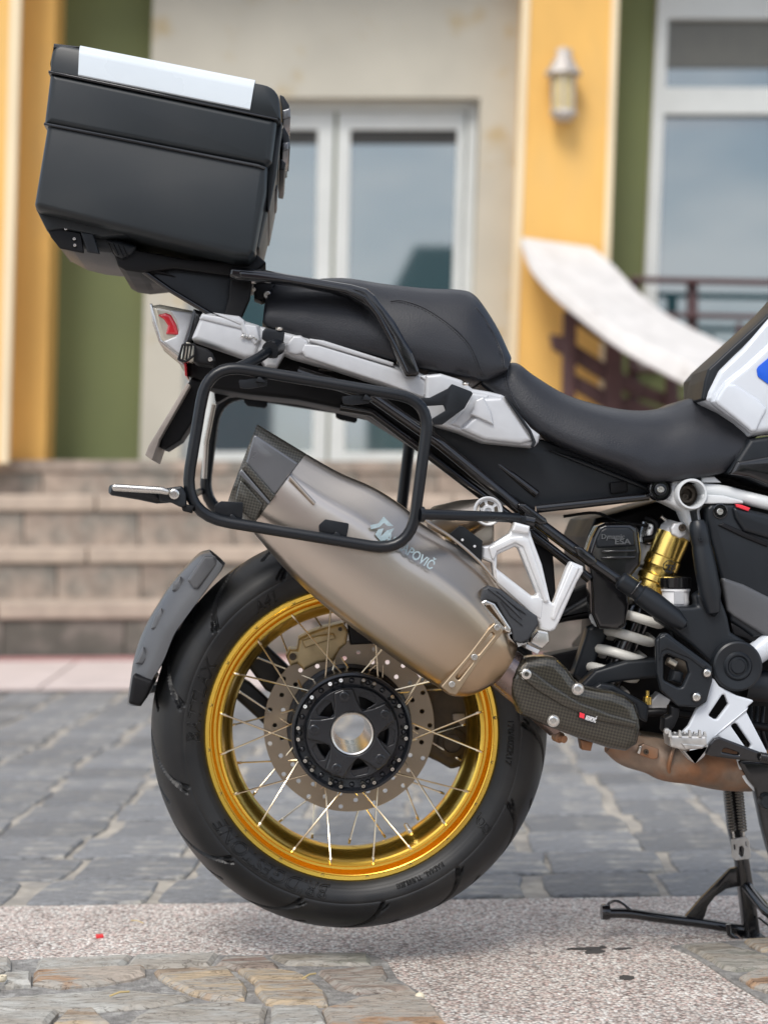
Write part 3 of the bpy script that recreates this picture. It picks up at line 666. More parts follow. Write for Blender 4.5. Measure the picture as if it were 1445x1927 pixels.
# ================================================================ across the street (seen mirrored in the panes)
def house(name, label, x0, x1, y0, depth, eave, ridge, wallm):
    h = empty(name, ((x0 + x1) / 2, y0, 0)); tagp(h, label, 'house', 'houses across the street')
    box('wall', wallm, h, x0, x1, y0 - depth, y0, -.05, eave)
    ov = .6; ym = y0 - depth / 2
    me = mesh([(x0 - ov, y0 + ov, eave - .2), (x1 + ov, y0 + ov, eave - .2), (x1 + ov, y0 - depth - ov, eave - .2), (x0 - ov, y0 - depth - ov, eave - .2), (x0 + 1.0, ym, ridge), (x1 - 1.0, ym, ridge)],
              [(0, 1, 5, 4), (1, 2, 5), (2, 3, 4, 5), (3, 0, 4), (3, 2, 1, 0)])
    link('roof', me, 'roof', h, 0)
    for xx in np.arange(x0 + 1, x1 - 1.2, 2.2): 
        wf = box('window', 'doorframe', h, xx, xx + 1.0, y0 - .02, y0 + .05, 1.0, 2.3); box('pane', 'glass', wf, xx + .08, xx + .92, y0 + .0, y0 + .06, 1.08, 2.22)
    return h
house('house', 'pale house with dark hipped roof across the street, left one', 2.6, 6.2, -20, 7, 4.6, 7.6, 'beige')
house('house', 'low house with dark roof and reddish wall across the street, right one', -9.5, 0.1, -22, 7, 4.8, 8.2, 'redline')
def hedge(name, label, x0, x1, y, h, d=1.0):
    v = []; f = []; rr = random.Random(3)
    for _ in range(int((x1 - x0) * 420)):
        c_ = Vector((rr.uniform(x0, x1), y + rr.uniform(-d / 2, d / 2), rr.uniform(0, h) ** 1)); u = Vector((rr.gauss(0, 1), rr.gauss(0, 1), rr.gauss(0, 1))).normalized(); w2 = u.orthogonal().normalized(); s2 = rr.uniform(.08, .16)
        b0 = len(v); v += [c_ + u * s2, c_ + w2 * s2 * .6, c_ - u * s2, c_ - w2 * s2 * .6]; f.append((b0, b0 + 1, b0 + 2, b0 + 3))
    o = link(name, mesh(v, f), 'hedge', None, 0); return tagp(o, label, 'hedge')
hedge('hedge', 'leafy green hedge along the far side of the street behind the camera', 1.5, 7, -16, 1.5)

# ================================================================ MOTORCYCLE
bike = empty('motorcycle', (P(1000, 1400, 0).x, 0, 0)); tagp(bike, 'large white and black adventure motorcycle with gold spoked rear wheel raised on its centre stand', 'motorcycle')
W = P(659.3, 1372, 0)
def bolt_mesh(c, r, h=.005, d=(0, -1, 0), hexr=.45):
    me = lathe_mesh(c, [(0, h * .45), (r * hexr, h * .45), (r * hexr, h), (r * .85, h), (r, h * .8), (r, 0)], 12)
    return rot_to(me, c, d)
def bolt(parent, px, py, Y, rpx, m='steel', name='bolt', d=(0, -1, 0), h=.005):
    c = P(px, py, Y); return link(name, bolt_mesh(c, rpx * S(Y), h, d), m, parent, 40)

# ---------------------------------------------------------------- rear wheel
rw = empty('rear_wheel', W, bike)
prof = [(.232, .060), (.2365, .0655), (.245, .074), (.257, .081), (.270, .0835), (.282, .0815), (.292, .076), (.302, .066), (.312, .049), (.320, .029), (.3245, .012), (.326, 0)]
half = catmull([(a, b_) for a, b_ in prof], 5)          # from bead to crown on +y side
half = [tuple(q) for q in half]
full = [(r_, -y) for r_, y in half] + [(r_, y) for r_, y in reversed(half[:-1])]
fullA = np.array(full); NP_ = len(full); NT = 900
th = np.linspace(0, 2 * np.pi, NT, endpoint=False)
# normals of the profile
tg = np.gradient(fullA, axis=0); nr = np.stack([-tg[:, 1], tg[:, 0]], 1); nr /= np.linalg.norm(nr, axis=1)[:, None]
cen = np.array([.27, 0]); s_ = np.sign(((fullA - cen) * nr).sum(1)); nr *= s_[:, None]
u = np.abs(fullA[:, 1]); rr_ = fullA[:, 0]
arc = np.concatenate([[0], np.cumsum(np.linalg.norm(np.diff(fullA, axis=0), axis=1))]); sarc = (arc - arc[-1] / 2)   # signed arc from the crown
a_edge = np.interp(.270, [h_[0] for h_ in half], [abs(x_) for x_ in sarc[:len(half)]]) if False else abs(sarc[int(np.argmin(np.abs(fullA[:NP_ // 2, 0] - .2705)))])
U = sarc / a_edge                                        # -1..1 across the tread, beyond = sidewall
TT, UU = np.meshgrid(th, U, indexing='ij')
def groove(u0, u1, th0, th1, bow, N, wdt, dep, side, ph=0):
    t = np.clip((np.abs(UU) - u0) / (u1 - u0), 0, 1); cth = th0 + (th1 - th0) * t + bow * t * (1 - t)
    d = (TT * 1.0 - cth - ph + (0.0 if side > 0 else math.pi / N)) % (2 * np.pi / N); d = np.minimum(d, 2 * np.pi / N - d)
    across = d / wdt; m_ = np.clip(1.6 - across * 1.6, 0, 1) * ((np.abs(UU) >= u0 - .02) & (np.abs(UU) <= u1 + .02)) * (np.sign(UU) == side)
    ends = np.clip(np.minimum((np.abs(UU) - u0) / .06, (u1 - np.abs(UU)) / .06) + .5, 0, 1)
    return dep * m_ * ends
dep = np.zeros_like(UU)
for sd_ in (-1, 1):
    dep = np.maximum(dep, groove(.12, .97, 0, .30, .10, 13, .017, .007, sd_))
    dep = np.maximum(dep, groove(.55, .93, .02, .17, -.03, 13, .011, .005, sd_, ph=.16))
    dep = np.maximum(dep, groove(.0, .45, .30,   .46, .05, 13, .014, .006, sd_, ph=-.1))
dep = np.maximum(dep, .0012 * np.exp(-((np.abs(UU) - 1.0) / .012) ** 2))          # fine line where tread meets sidewall
side_w = (np.abs(UU) > 1.03)
dep = np.where(side_w, dep - .0006 * np.exp(-((rr_[None, :] - .2495) / .0007) ** 2), dep)
# small knife-cut marks on the shoulder
R3 = random.Random(11)
Rm = rr_[None, :] - dep * nr[None, :, 0]; Ym = fullA[None, :, 1] - dep * nr[None, :, 1]
V = np.stack([W.x + Rm * np.cos(TT), np.broadcast_to(W.y + Ym, TT.shape), W.z + Rm * np.sin(TT)], -1).reshape(-1, 3)
ii = np.arange(NT)[:, None] * NP_; kk = np.arange(NP_ - 1)[None, :]; jj = ((np.arange(NT)[:, None] + 1) % NT) * NP_
faces = np.stack([ii + kk, ii + kk + 1, jj + kk + 1, jj + kk], -1).reshape(-1, 4)
me = bpy.data.meshes.new('tyre'); me.vertices.add(len(V)); me.vertices.foreach_set('co', V.astype(np.float32).ravel())
me.loops.add(faces.size); me.loops.foreach_set('vertex_index', faces.ravel().astype(np.int32)); me.polygons.add(len(faces)); me.polygons.foreach_set('loop_start', np.arange(0, faces.size, 4, dtype=np.int32)); me.update(calc_edges=True)
bm = bmesh.new(); bm.from_mesh(me); bmesh.ops.recalc_face_normals(bm, faces=bm.faces); bm.to_mesh(me); bm.free()
tyre = link('tyre', me, 'rubber', rw, 30)
# sidewall lettering wrapped round the near sidewall
def side_y(r_): return -np.interp(r_, [h_[0] for h_ in half], [h_[1] for h_ in half])
def ring_text(s, size, rad, a0, m='rubbertext', shear=.0, sx=1.0, off=0, raise_=.0011, name='lettering', space=1.0):
    """clockwise text, tops outwards; a0 = start angle (deg, measured in image: 0 right, 90 up)"""
    cu = bpy.data.curves.new('t', 'FONT'); cu.body = s; cu.size = size; cu.shear = shear; cu.space_character = space; cu.fill_mode = 'NONE'; cu.bevel_depth = .00055; cu.bevel_resolution = 0
    me = curve_mesh(cu)
    for v in me.vertices:
        x_, y_, z_ = v.co; r_ = rad + y_; a = math.radians(a0) - x_ * sx / rad
        v.co = (W.x + r_ * math.cos(a), float(side_y(r_)) - raise_ - z_, W.z + r_ * math.sin(a))
    return link(name, me, m, rw, 0)
ring_text('BRIDGESTONE', .030, .2435, 262, shear=.25, sx=1.06, off=.0004)
ring_text('BATTLAX', .030, .2435, 183, shear=.25, sx=1.0, off=.0004)
ring_text('A41', .024, .2455, 128, shear=.25)
ring_text('B', .038, .2425, 329, shear=.35, off=.0012)
ring_text('170/60ZR17', .013, .250, 5, sx=1.1); ring_text('RADIAL  TUBELESS', .010, .250, 305); ring_text('Dunloc', .001, .250, 20) if False else None
# rim
rp_ = [(.232, .060), (.2372, .0645), (.2376, .0665), (.2350, .0682), (.2292, .0672), (.2276, .0690), (.2264, .0680), (.2252, .050), (.2228, .0435), (.2192, .0430), (.2174, .050), (.2155, .0545), (.2118, .0550), (.2092, .0525), (.2078, .044), (.2050, .034), (.2000, .026), (.1962, .018), (.1935, .009), (.1930, 0)]
fullr = [(r_, -y) for r_, y in rp_] + [(r_, y) for r_, y in reversed(rp_[:-1])]
lathe('rim', 'gold', rw, W, fullr, 160)
rim_hole = None
for k in range(20):
    a = math.radians(k * 18 + 6); c_ = W + Vector((math.cos(a) * .2322, -.0672, math.sin(a) * .2322))
    if rim_hole is None: rim_hole = link('dark_rim_hole', bolt_mesh(c_, .0029, .0012, hexr=.7), 'castdark', rw, 40)  # dark-filled discs stand in for the shaded rivet holes of the flange
    else: copy(rim_hole, c_, rw)
# hub
lathe('hub_shell', 'hub', rw, W, [(.0975, -.040), (.0985, -.052), (.0975, -.057), (.0935, -.058), (.0910, -.055), (.0890, -.048), (.0765, -.046), (.0745, -.052), (.0735, -.0545), (.060, -.0545), (.058, -.050), (.056, -.035), (.058, .03), (.09, .04), (.0975, .045), (.0985, .03), (.095, .0), (.0975, -.040)], 96)
def wpt(r_, deg): a = math.radians(deg); return (W.x + r_ * math.cos(a), W.z + r_ * math.sin(a))
def wplate(name, m, outer, holes, Y0, th, bev, r_=0.0, parent=rw, smooth=35):
    """plate in world units about the axle"""
    me = plate_mesh([tuple(p) for p in outer], Y0, th, bev, holes, r_, world=True)
    return link(name, me, m, parent, smooth)
star = []
B0 = 101.8
for k in range(5):
    a = B0 - 72 * k
    for da, r_ in ((13, .0728), (0, .0736), (-13, .0728), (-19, .056), (-36, .0405), (-53, .056)): star.append(wpt(r_, a + da) + (.004,))
circ = lambda r_, n_=64: [wpt(r_, 360 * i / n_) for i in range(n_)]
tri = []
for k in range(5):
    a = B0 - 36 - 72 * k; cx_, cz_ = wpt(.0565, a); ra = math.radians(a)
    t_ = []
    for (pr, ps) in ((.0125, -.011), (.0125, .011), (.003, .0155), (-.0135, .004), (-.0135, -.004), (.003, -.0155)):
        t_.append((cx_ + math.cos(ra) * pr - math.sin(ra) * ps, cz_ + math.sin(ra) * pr + math.cos(ra) * ps, .004))
    tri.append(t_)
wplate('hub_face', 'hub', circ(.0738), [circ(.031)] + tri, -.0585, .008, .001)
wplate('hub_star', 'hub', star, [circ(.0345)], -.0660, .009, .003)
hb = None
for k in range(5):
    x_, z_ = wpt(.0615, B0 - 72 * k); c_ = Vector((x_, -.0655, z_))
    if hb is None: hb = link('hub_bolt', bolt_mesh(c_, .0085, .004), 'hub', rw, 40)
    else: copy(hb, c_, rw)
lathe('bore_sleeve', 'steel', rw, W, [(.0345, -.055), (.0350, -.066), (.0335, -.068), (.0310, -.067), (.0300, -.060), (.0270, .030), (.0262, .060), (.030, .06), (.0345, .0)], 64)
nip = None
for k in range(20):
    a = 9 + 18 * k + (3 if k % 2 else -3); x_, z_ = wpt(.0835, a); c_ = Vector((x_, -.050, z_)); d = Vector((math.cos(math.radians(a)) * .35, -1, math.sin(math.radians(a)) * .35))
    if nip is None:
        me = lathe_mesh((0, 0, 0), [(0, .008), (.0014, .008), (.0016, .012), (.0030, .012), (.0034, .009), (.0034, .004), (.0042, .003), (.0042, -.002), (0, -.002)], 12)
        nip = link('spoke_nipple', me, 'steel', rw, 40, loc=(0, 0, 0)); nip0 = nip
    else: nip = copy(nip0, c_, rw)
    nip.location = c_ - W; nip.rotation_mode = 'QUATERNION'; nip.rotation_quaternion = Vector((0, 1, 0)).rotation_difference(d.normalized())
lathe('hub_dark_backing', 'hubdark', rw, W, [(.036, -.02), (.089, -.02), (.089, -.015), (.036, -.015)], 48, closed=True)  # added dark disc so the hub openings look shaded inside
# inner hub lobes between the nipples
lb0 = None
for k in range(20):
    a = 18 * k; x_, z_ = wpt(.0845, a); c_ = Vector((x_, -.0475, z_))
    if lb0 is None: lb0 = link('hub_lobe', lathe_mesh(c_, [(0, -.0035), (.003, -.003), (.0048, 0), (.005, .003)], 10), 'hub', rw, 60)
    else: copy(lb0, c_, rw)
# spokes: 40, near set to the near flange, far set to the far flange
def spoke_mesh():
    return lathe_mesh((0, 0, 0), [(0, 0), (.0015, 0), (.0015, .90), (.0024, .905), (.0024, .99), (0, 1.0)], 6)
sm = spoke_mesh(); sp0 = None
for k in range(20):
    for side, y0_, y1_ in ((-1, -.041, -.0545), (1, .035, .0545)):
        a0 = 18 * k + (9 if side < 0 else 0); da = 22 if k % 2 else -22
        p0 = Vector((*wpt(.094, a0)[:1], y0_, wpt(.094, a0)[1])); a1 = a0 + da * .82; rs_ = .2165 if side < 0 else .200; p1 = Vector((wpt(rs_, a1)[0], y1_, wpt(rs_, a1)[1]))
        if sp0 is None: o = link('spoke', sm, 'spoke', rw, 40, loc=(0, 0, 0)); sp0 = o
        else: o = copy(sp0, p0, rw)
        o.location = p0 - W; o.rotation_mode = 'QUATERNION'; o.rotation_quaternion = Vector((0, 1, 0)).rotation_difference((p1 - p0).normalized()); o.scale = (1, (p1 - p0).length, 1)
vs = math.radians(-60); c_ = W + Vector((.196 * math.cos(vs), -.012, .196 * math.sin(vs)))
stick('valve', 'steel', rw, c_, c_ - (c_ - W).normalized() * .018, [(0, 0), (.006, 0), (.0062, .3), (.004, .35), (.0036, .9), (0, 1)], 12)
# brake disc
holes = [circ(.104, 72)]
nh = 0
for k in range(45):
    r_ = (.1350, .1240, .1135)[k % 3]; a = k * 8 + 3 * (k % 3); cx_, cz_ = wpt(r_, a)
    holes.append([(cx_ +   .0040 * math.cos(q * math.pi / 4), cz_ +   .0040 * math.sin(q * math.pi / 4)) for q in range(8)])
disc_out = [wpt(.1425, 360 * i / 120) for i in range(120)]
wplate('brake_disc', 'disc', disc_out, holes, .038, .005, .0005)
lathe('disc_carrier', 'hub', rw, W, [(.058, .03), (.1045, .04), (.108, .044), (.106, .050), (.058, .052)], 64, closed=True)

# ---------------------------------------------------------------- brake caliper, final drive, swingarm
cal = plate('brake_caliper', 'bronze', bike, [(538, 1236), (545, 1222), (559, 1222), (562, 1202), (585, 1190), (610, 1181), (646, 1172), (656, 1188), (652, 1212), (640, 1222), (628, 1244), (600, 1248), (572, 1262), (560, 1250), (546, 1254)], .010, .075, .006, r=3)
plate('caliper_bridge', 'bronze', cal, [(568, 1206), (600, 1196), (628, 1192), (632, 1202), (604, 1210), (574, 1220)], .002, .02, .003)
for (x_, y_, r_) in ((551, 1236, 7), (590, 1204, 5), (640, 1184, 4)): bolt(cal, x_, y_, .008, r_, 'castdark', h=.004)
plate('caliper_hose_block', 'blackmatt', bike, [(655, 1176), (700, 1186), (704, 1212), (660, 1214)], .01, .05, .004)
fd = plate('final_drive', 'castdark', bike, [(700, 1300), (812, 1283), (905, 1296), (1010, 1290), (1120, 1262), (1250, 1238), (1252, 1330), (1100, 1352), (990, 1372), (905, 1388), (898, 1436), (850, 1450), (826, 1436), (800, 1424), (780, 1400)], .058, .10, .012, r=14)
c_ = P(850, 1398, .058); s_ = S(.058)
lathe('filler_plug', 'castdark', fd, c_, [(28 * s_, .004), (27 * s_, -.008), (18 * s_, -.012), (16 * s_, -.006), (0, -.006)], 32)
plate('drive_badge', 'plate', fd, [(852, 1344), (874, 1343), (876, 1364), (868, 1366), (862, 1358), (853, 1356)], .052, .008, .001)
for q in ([(560, 1330), (600, 1300), (560, 1270), (500, 1212), (470, 1196), (430, 1176), (250, 1240), (255, 1262), (420, 1206), (455, 1240), (500, 1300)], [(560, 1372), (520, 1330), (470, 1284), (430, 1262), (260, 1290), (262, 1308), (420, 1290), (448, 1320), (490, 1358), (530, 1400)]):
    plate('hugger_arm', 'plastic', bike, q, .105, .022, .006, r=16)
# hugger: the detached mudguard behind the tyre
fo = [(393, 1034), (374, 1041), (346, 1069), (330, 1087), (312, 1112), (300, 1132), (284, 1158), (272, 1182), (262, 1206), (252, 1240), (248, 1266), (240, 1322)]
fi = [(419, 1064), (412, 1078), (392, 1104), (376, 1126), (360, 1148), (344, 1170), (330, 1190), (320, 1212), (310, 1238), (296, 1264), (286, 1280), (266, 1329)]
A2 = catmull(fo, 4); B2 = catmull(fi, 4); rings = []
for i in range(len(A2)):
    t = i / (len(A2) - 1); wv = .088 - .02 * t
    a0_ = P(*A2[i], 0); b0_ = P(*B2[i], -wv); a = Vector((a0_.x, 0, a0_.z)); b_ = Vector((b0_.x, 0, b0_.z))
    if i == 0 or i == len(A2) - 1: pass
    ring = []
    for (f_, y_) in ((0, 0), (.03, .34), (.14, .58), (.36, .80), (.62, .94), (.74, .985), (1.0, 1.0), (1.0, .93), (.7, .90), (.40, .72), (.2, .5), (.09, .3), (.06, 0)):
        p = a.lerp(b_, f_); ring.append(Vector((p.x, -y_ * wv, p.z)))
    ring += [Vector((p.x, -p.y, p.z)) for p in reversed(ring[1:-1])]
    rings.append(ring)
hug = link('mudguard', loft_mesh(rings), 'fender', bike, 55)
for q in ([(322, 1098), (336, 1084), (345, 1102), (340, 1118), (320, 1112)], [(288, 1160), (300, 1144), (312, 1164), (306, 1190), (280, 1184)], [(259, 1232), (266, 1216), (276, 1238), (266, 1252), (250, 1250)], ):
    plate('guard_rib', 'fender', hug, [(x_ + 3, y_) for x_, y_ in q], -.062, .124, .006, r=2)
plate('guard_scallop', 'fender', hug, [(352, 1092), (384, 1046), (404, 1046), (410, 1062), (372, 1110), (364, 1108)], -.087, .02, .006, r=6)
plate('guard_tip', 'blackmatt', hug, [(250, 1268), (290, 1282), (283, 1296), (273, 1318), (264, 1331), (241, 1325)], -.0765, .153, .006, r=6)

# ---------------------------------------------------------------- centre stand
cs = empty('centre_stand', P(1400, 1500, .12), bike); YS = .13
plate('stand_leg', 'gloss', cs, [(1362, 1440), (1392, 1440), (1402, 1560), (1412, 1620), (1427, 1715), (1434, 1770), (1405, 1770), (1400, 1726), (1388, 1620), (1374, 1560)], YS - .016, .034, .008, r=4)
plate('stand_foot', 'gloss', cs, [(1396, 1766), (1440, 1764), (1446, 1776), (1394, 1778)], YS - .035, .07, .003)
tube('foot_lever', 'gloss', cs, [(1142, 1719, YS - .02), (1185, 1720, YS - .015), (1240, 1728, YS - .01), (1320, 1738, YS), (1405, 1752, YS)], 9.5, k=4)
lathe('lever_end', 'gloss', cs, P(1140, 1717, YS - .02), [(0, -.008), (.013, -.008), (.014, 0), (.013, .006), (0, .006)], 20, 'X')
tube('lever_loop', 'gloss', cs, [(1139, 1726, YS - .02), (1142, 1706, YS - .02), (1152, 1697, YS - .02), (1166, 1698, YS - .02), (1186, 1713, YS - .02)], 2.6, k=4)
plate('gusset', 'gloss', cs, [(1284, 1733), (1302, 1712), (1318, 1693), (1374, 1636), (1392, 1632), (1394, 1668), (1366, 1674), (1346, 1688), (1332, 1706), (1326, 1726), (1318, 1738)], YS - .004, .010, .001, r=5)
tube('cross_brace', 'gloss', cs, [(1404, 1668, YS - .01), (1440, 1712, .05), (1520, 1775, -.1)], 11)
tube('lug', 'gloss', cs, [(1370, 1740, YS - .03), (1372, 1758, YS - .03), (1386, 1768, YS - .03), (1396, 1774, YS - .03)], 5)
tube('cable', 'blackmatt', cs, [(1428, 1728, YS - .02), (1445, 1742, YS - .05), (1480, 1750, YS - .05)], 2)
def spring(name, m, parent, a, b_, rad, wire, turns):
    a = Vector(a); b_ = Vector(b_); d = (b_ - a); Ld = d.length; d.normalize(); e1 = d.orthogonal().normalized(); e2 = d.cross(e1); pts = []
    n_ = int(turns * 14)
    for i in range(n_ + 1):
        t = i / n_; an = t * turns * 2 * math.pi; pts.append(a + d * Ld * t + (e1 * math.cos(an) + e2 * math.sin(an)) * rad)
    return link(name, tube_mesh(pts, wire, res=2), m, parent, 60)
YQ = YS - .03
spring('return_spring', 'springwire', cs, P(1367, 1470, YQ), P(1378, 1564, YQ), 5.5 * S(YQ), 1.4 * S(YQ), 17)
spring('return_spring', 'springwire', cs, P(1389, 1470, YQ - .01), P(1398, 1564, YQ - .01), 7 * S(YQ), 1.6 * S(YQ), 17)
for x0_, x1_ in ((1378, 1382), (1398, 1400)): tube('spring_hook', 'steel', cs, [(x0_, 1562, YQ), (x1_, 1584, YQ)], 2)
plate('spring_plate', 'peg', cs, [(1376, 1580), (1404, 1575), (1410, 1580), (1413, 1614), (1408, 1618), (1384, 1620), (1377, 1614)], YQ - .022, .004, .0008, r=3,
      holes=[[(1391, 1594), (1397, 1592), (1401, 1598), (1400, 1612), (1394, 1614), (1390, 1608)], [(1380, 1590), (1384, 1590), (1385, 1600), (1381, 1600)], [(1402, 1584), (1406, 1584), (1407, 1594), (1403, 1594)]])
# near leg and its pivot
plate('stand_leg', 'gloss', cs, [(1388, 1432), (1440, 1430), (1520, 1450), (1520, 1760), (1490, 1760), (1462, 1640), (1448, 1600), (1436, 1556), (1421, 1484), (1409, 1470)], -.14, .03, .006, r=6)
plate('stand_link', 'whiteframe', cs, [(1386, 1428), (1394, 1430), (1402, 1452), (1412, 1470), (1424, 1486), (1420, 1490), (1404, 1474), (1392, 1456)], -.132, .012, .001)
c_ = P(1442, 1508, -.145); lathe('pivot_boss', 'plastic', cs, c_, [(0, -.010), (.010, -.010), (.012, -.004), (.012, .01)], 24)

# ---------------------------------------------------------------- exhaust
ex = empty('exhaust', P(720, 1080, -.19), bike); YE = -.19
body_st = [((576, 852), (470, 996), .060), ((640, 888), (520, 1055), .064), ((704, 915), (575, 1112), .066), ((764, 954), (640, 1166), .067), ((793, 983), (690, 1204), .067), ((847, 1014), (745, 1244), .067), ((904, 1058), (790, 1274), .066), ((934, 1096), (825, 1296), .064), ((956, 1128), (848, 1311), .062), ((968, 1160), (880, 1311), .058), ((973, 1195), (908, 1298), .048), ((974, 1215), (928, 1286), .040)]
SEC = [(0, 0), (.02, .40), (.11, .80), (.30, .985), (.55, 1.0), (.68, .97), (.735, .84), (.86, .52), (.975, .25)]
def exring(T, B, h, bulge=1.0):
    t3 = P(*T, YE); b3 = P(*B, YE); ring = []
    q = SEC + [(1.0, 0)]
    for f_, y_ in q: p = b3.lerp(t3, f_); ring.append(Vector((p.x, YE - y_ * h, p.z)))
    ring += [Vector((p.x, 2 * YE - p.y, p.z)) for p in reversed(ring[1:-1])]
    return ring
def dens(st, k):
    arr = [(*a, *b_, h) for a, b_, h in st]; return [((q[0], q[1]), (q[2], q[3]), q[4]) for q in catmull(arr, k)]
def exloft(name, m, st, k=3, sub=1):
    rs = [exring(*s) for s in dens(st, k)]
    def mid(a, b, t): return [p.lerp(q, t) for p, q in zip(a, b)]
    rs = [rs[0], mid(rs[0], rs[1], .03)] + rs[1:-1] + [mid(rs[-2], rs[-1], .97), rs[-1]]
    me = loft_mesh(rs, cap=False)
    return link(name, me, m, ex, 180, sub=sub)   # smooth shell
eb = exloft('muffler_body', 'titanium', body_st)
cap_st = [((485, 797), (429, 944), .046), ((500, 806), (436, 952), .053), ((545, 833), (455, 978), .060), ((577, 852.5), (470.5, 997), .0605)]
exloft('muffler_cap', 'carbon_cap', cap_st)
# proud grey panel and ridges of the end cap
plate('cap_panel', 'capgrey', ex, [(478, 816), (562, 872), (516, 932), (462, 872)], YE - .0615, .012, .003, r=5)
plate('cap_ridge', 'carbon_cap', ex, [(463, 868), (519, 932), (510, 944), (455, 880)], YE - .0665, .012, .003, r=2)
plate('cap_crease', 'capgrey', ex, [(455, 882), (509, 945), (505, 950), (449, 890)], YE - .064, .010, .002)
plate('cap_vent', 'carbon_cap', ex, [(452, 900), (496, 948), (478, 985), (440, 950)], YE - .060, .012, .003, r=5)
# pressed slot in the side, weld-like crease
tube('pressed_line', 'titanium', ex, [(546, 898, YE - .0635), (568, 922, YE - .0655), (592, 948, YE - .0665)], 3.5, k=4)
tube('seam', 'titanium', ex, [(800, 980, YE - .030), (850, 1012, YE - .028), (900, 1055, YE - .028), (934, 1096, YE - .026)], 3, k=4)
# strap with rivets
YR = YE - .0655
sb = plate('strap', 'strapmetal', ex, [(930, 1172), (948, 1186), (942, 1196), (905, 1240), (858, 1309), (846, 1306), (829, 1293), (880, 1234), (918, 1184)], YR + .002, .03, .002, r=4,
      holes=[[(925, 1189), (932, 1194), (900, 1233), (893, 1228)], [(884, 1240), (891, 1245), (863, 1281), (856, 1276)]])
for (x_, y_) in ((935, 1181), (892, 1237), (850, 1288)): bolt(sb, x_, y_, YR, 6, h=.003, name='rivet')
# printing
s_ = 1
for q in ([(697, 988), (712, 985), (722, 972), (740, 990), (730, 990), (722, 984), (714, 992), (698, 996)], [(712, 996), (722, 994), (716, 1010), (728, 998), (742, 994), (728, 1016), (716, 1018), (706, 1006)]):
    plate('logo_mark', 'sticker', eb, q, YE - .0685, .003, 0)
text('lettering', 'sticker', eb, 'AKRAPOVIČ', 722, 1016, YE - .0688, 17, 32.5, off=.5, sx=.80, label='pale blue maker lettering along the muffler')
# link pipe and rear hanger tube
stick('link_pipe', 'pipe', ex, P(935, 1246, YE + .01), P(1060, 1350, YE + .03), [(.030, 0), (.034, .12), (.034, .5), (.036, 1)], 40)
stick('bracket_pipe', 'titanium', ex, P(830, 990, -.10), P(918, 961, -.17), [(.034, 0), (.030, .5), (.020, 1)], 32)
plate('bracket_plate', 'titanium', ex, [(800, 975), (870, 960), (930, 985), (930, 1040), (905, 1030), (850, 1000)], -.13, .02, .004, r=5)
c_ = P(918, 962, -.178); s_ = S(-.178)
rg = lathe('hanger_collar', 'alu', ex, c_, [(28 * s_, .012), (28 * s_, -.002), (26 * s_, -.004), (23 * s_, -.003), (22 * s_, .001), (12 * s_, .001), (11 * s_, -.003), (7 * s_, -.003), (6 * s_, .002), (0, .002)], 48)
for k in range(6):
    a = k * math.pi / 3 + .2; q = []
    for (dr_, da_) in ((13.5, -.35), (13.5, .35), (20.5, .36), (20.5, -.36)): q.append((918 + dr_ * math.cos(a + da_), 962 - dr_ * math.sin(a + da_), 2))
    plate('collar_pocket', 'castdark', rg, q, -.1785, .003, .0005, r=2)
# carbon heat shield with bolts
sh_o = [(960, 1277), (968, 1258), (988, 1239), (1028, 1236), (1050, 1240), (1068, 1258), (1082, 1278), (1100, 1294), (1125, 1299), (1156, 1303), (1180, 1312), (1196, 1324), (1206, 1352), (1208, 1372), (1202, 1402), (1180, 1416), (1150, 1411), (1089, 1391), (1030, 1368), (980, 1346), (966, 1312)]
YC = -.215
me = plate_mesh(sh_o, YC, .07, .016, (), 6, seg=5); hs = link('heat_shield', me, 'carbon', ex, 50)
plate('shield_ridge', 'carbon', hs, [(972, 1268), (994, 1256), (1040, 1290), (1092, 1322), (1150, 1344), (1200, 1358), (1198, 1372), (1130, 1358), (1060, 1330), (1010, 1300)], YC - .005, .012, .004, r=5)
for (x_, y_) in ((990, 1269), (1087, 1297), (1041, 1357)): 
    bolt(hs, x_, y_, YC - .003, 9.5, h=.0035, name='shield_bolt')
    c_ = P(x_, y_, YC - .001); lathe('washer', 'steel', hs, c_, [(0, -.001), (.0095, -.001), (.0095, .004)], 24)
bg_ = plate('badge', 'black_print', hs, [(1090, 1340), (1119, 1349), (1118, 1363), (1089, 1353)], YC - .0062, .002, .0003)
plate('badge_mark', 'red_print', bg_, [(1091, 1341), (1100, 1344), (1099, 1353), (1090, 1350)], YC - .0068, .001, 0)
text('lettering', 'white_print', bg_, 'AKRAPOVIČ', 1100.5, 1354.5, YC - .0069, 9, 17, off=.15, sx=.30)
# rusty header / collector
hp = [((1150, 1395), .020), ((1180, 1412), .026), ((1225, 1422), .030), ((1255, 1432), .033), ((1300, 1437), .034), ((1360, 1446), .036), ((1420, 1450), .034), ((1500, 1450), .03)]
pts = [P(x_, y_, -.09) for (x_, y_), r_ in hp]
rings = []
pc = catmull([(p.x, p.y, p.z, r_) for p, (_, r_) in zip(pts, hp)], 5)
for i, q in enumerate(pc):
    p = Vector(q[:3]); d = (Vector(pc[min(i + 1, len(pc) - 1)][:3]) - Vector(pc[max(i - 1, 0)][:3])).normalized(); e1 = Vector((0, 1, 0)); e2 = d.cross(e1).normalized()
    rings.append([p + (e1 * math.cos(a) * 1.2 + e2 * math.sin(a)) * float(q[3]) for a in np.linspace(0, 2 * np.pi, 24, endpoint=False)])
link('collector', loft_mesh(rings), 'rust', ex, 60)
tube('weld_ring', 'rust', ex, [(1268, 1402, -.128), (1262, 1425, -.138), (1258, 1445, -.130), (1262, 1462, -.112)], 4, k=4)
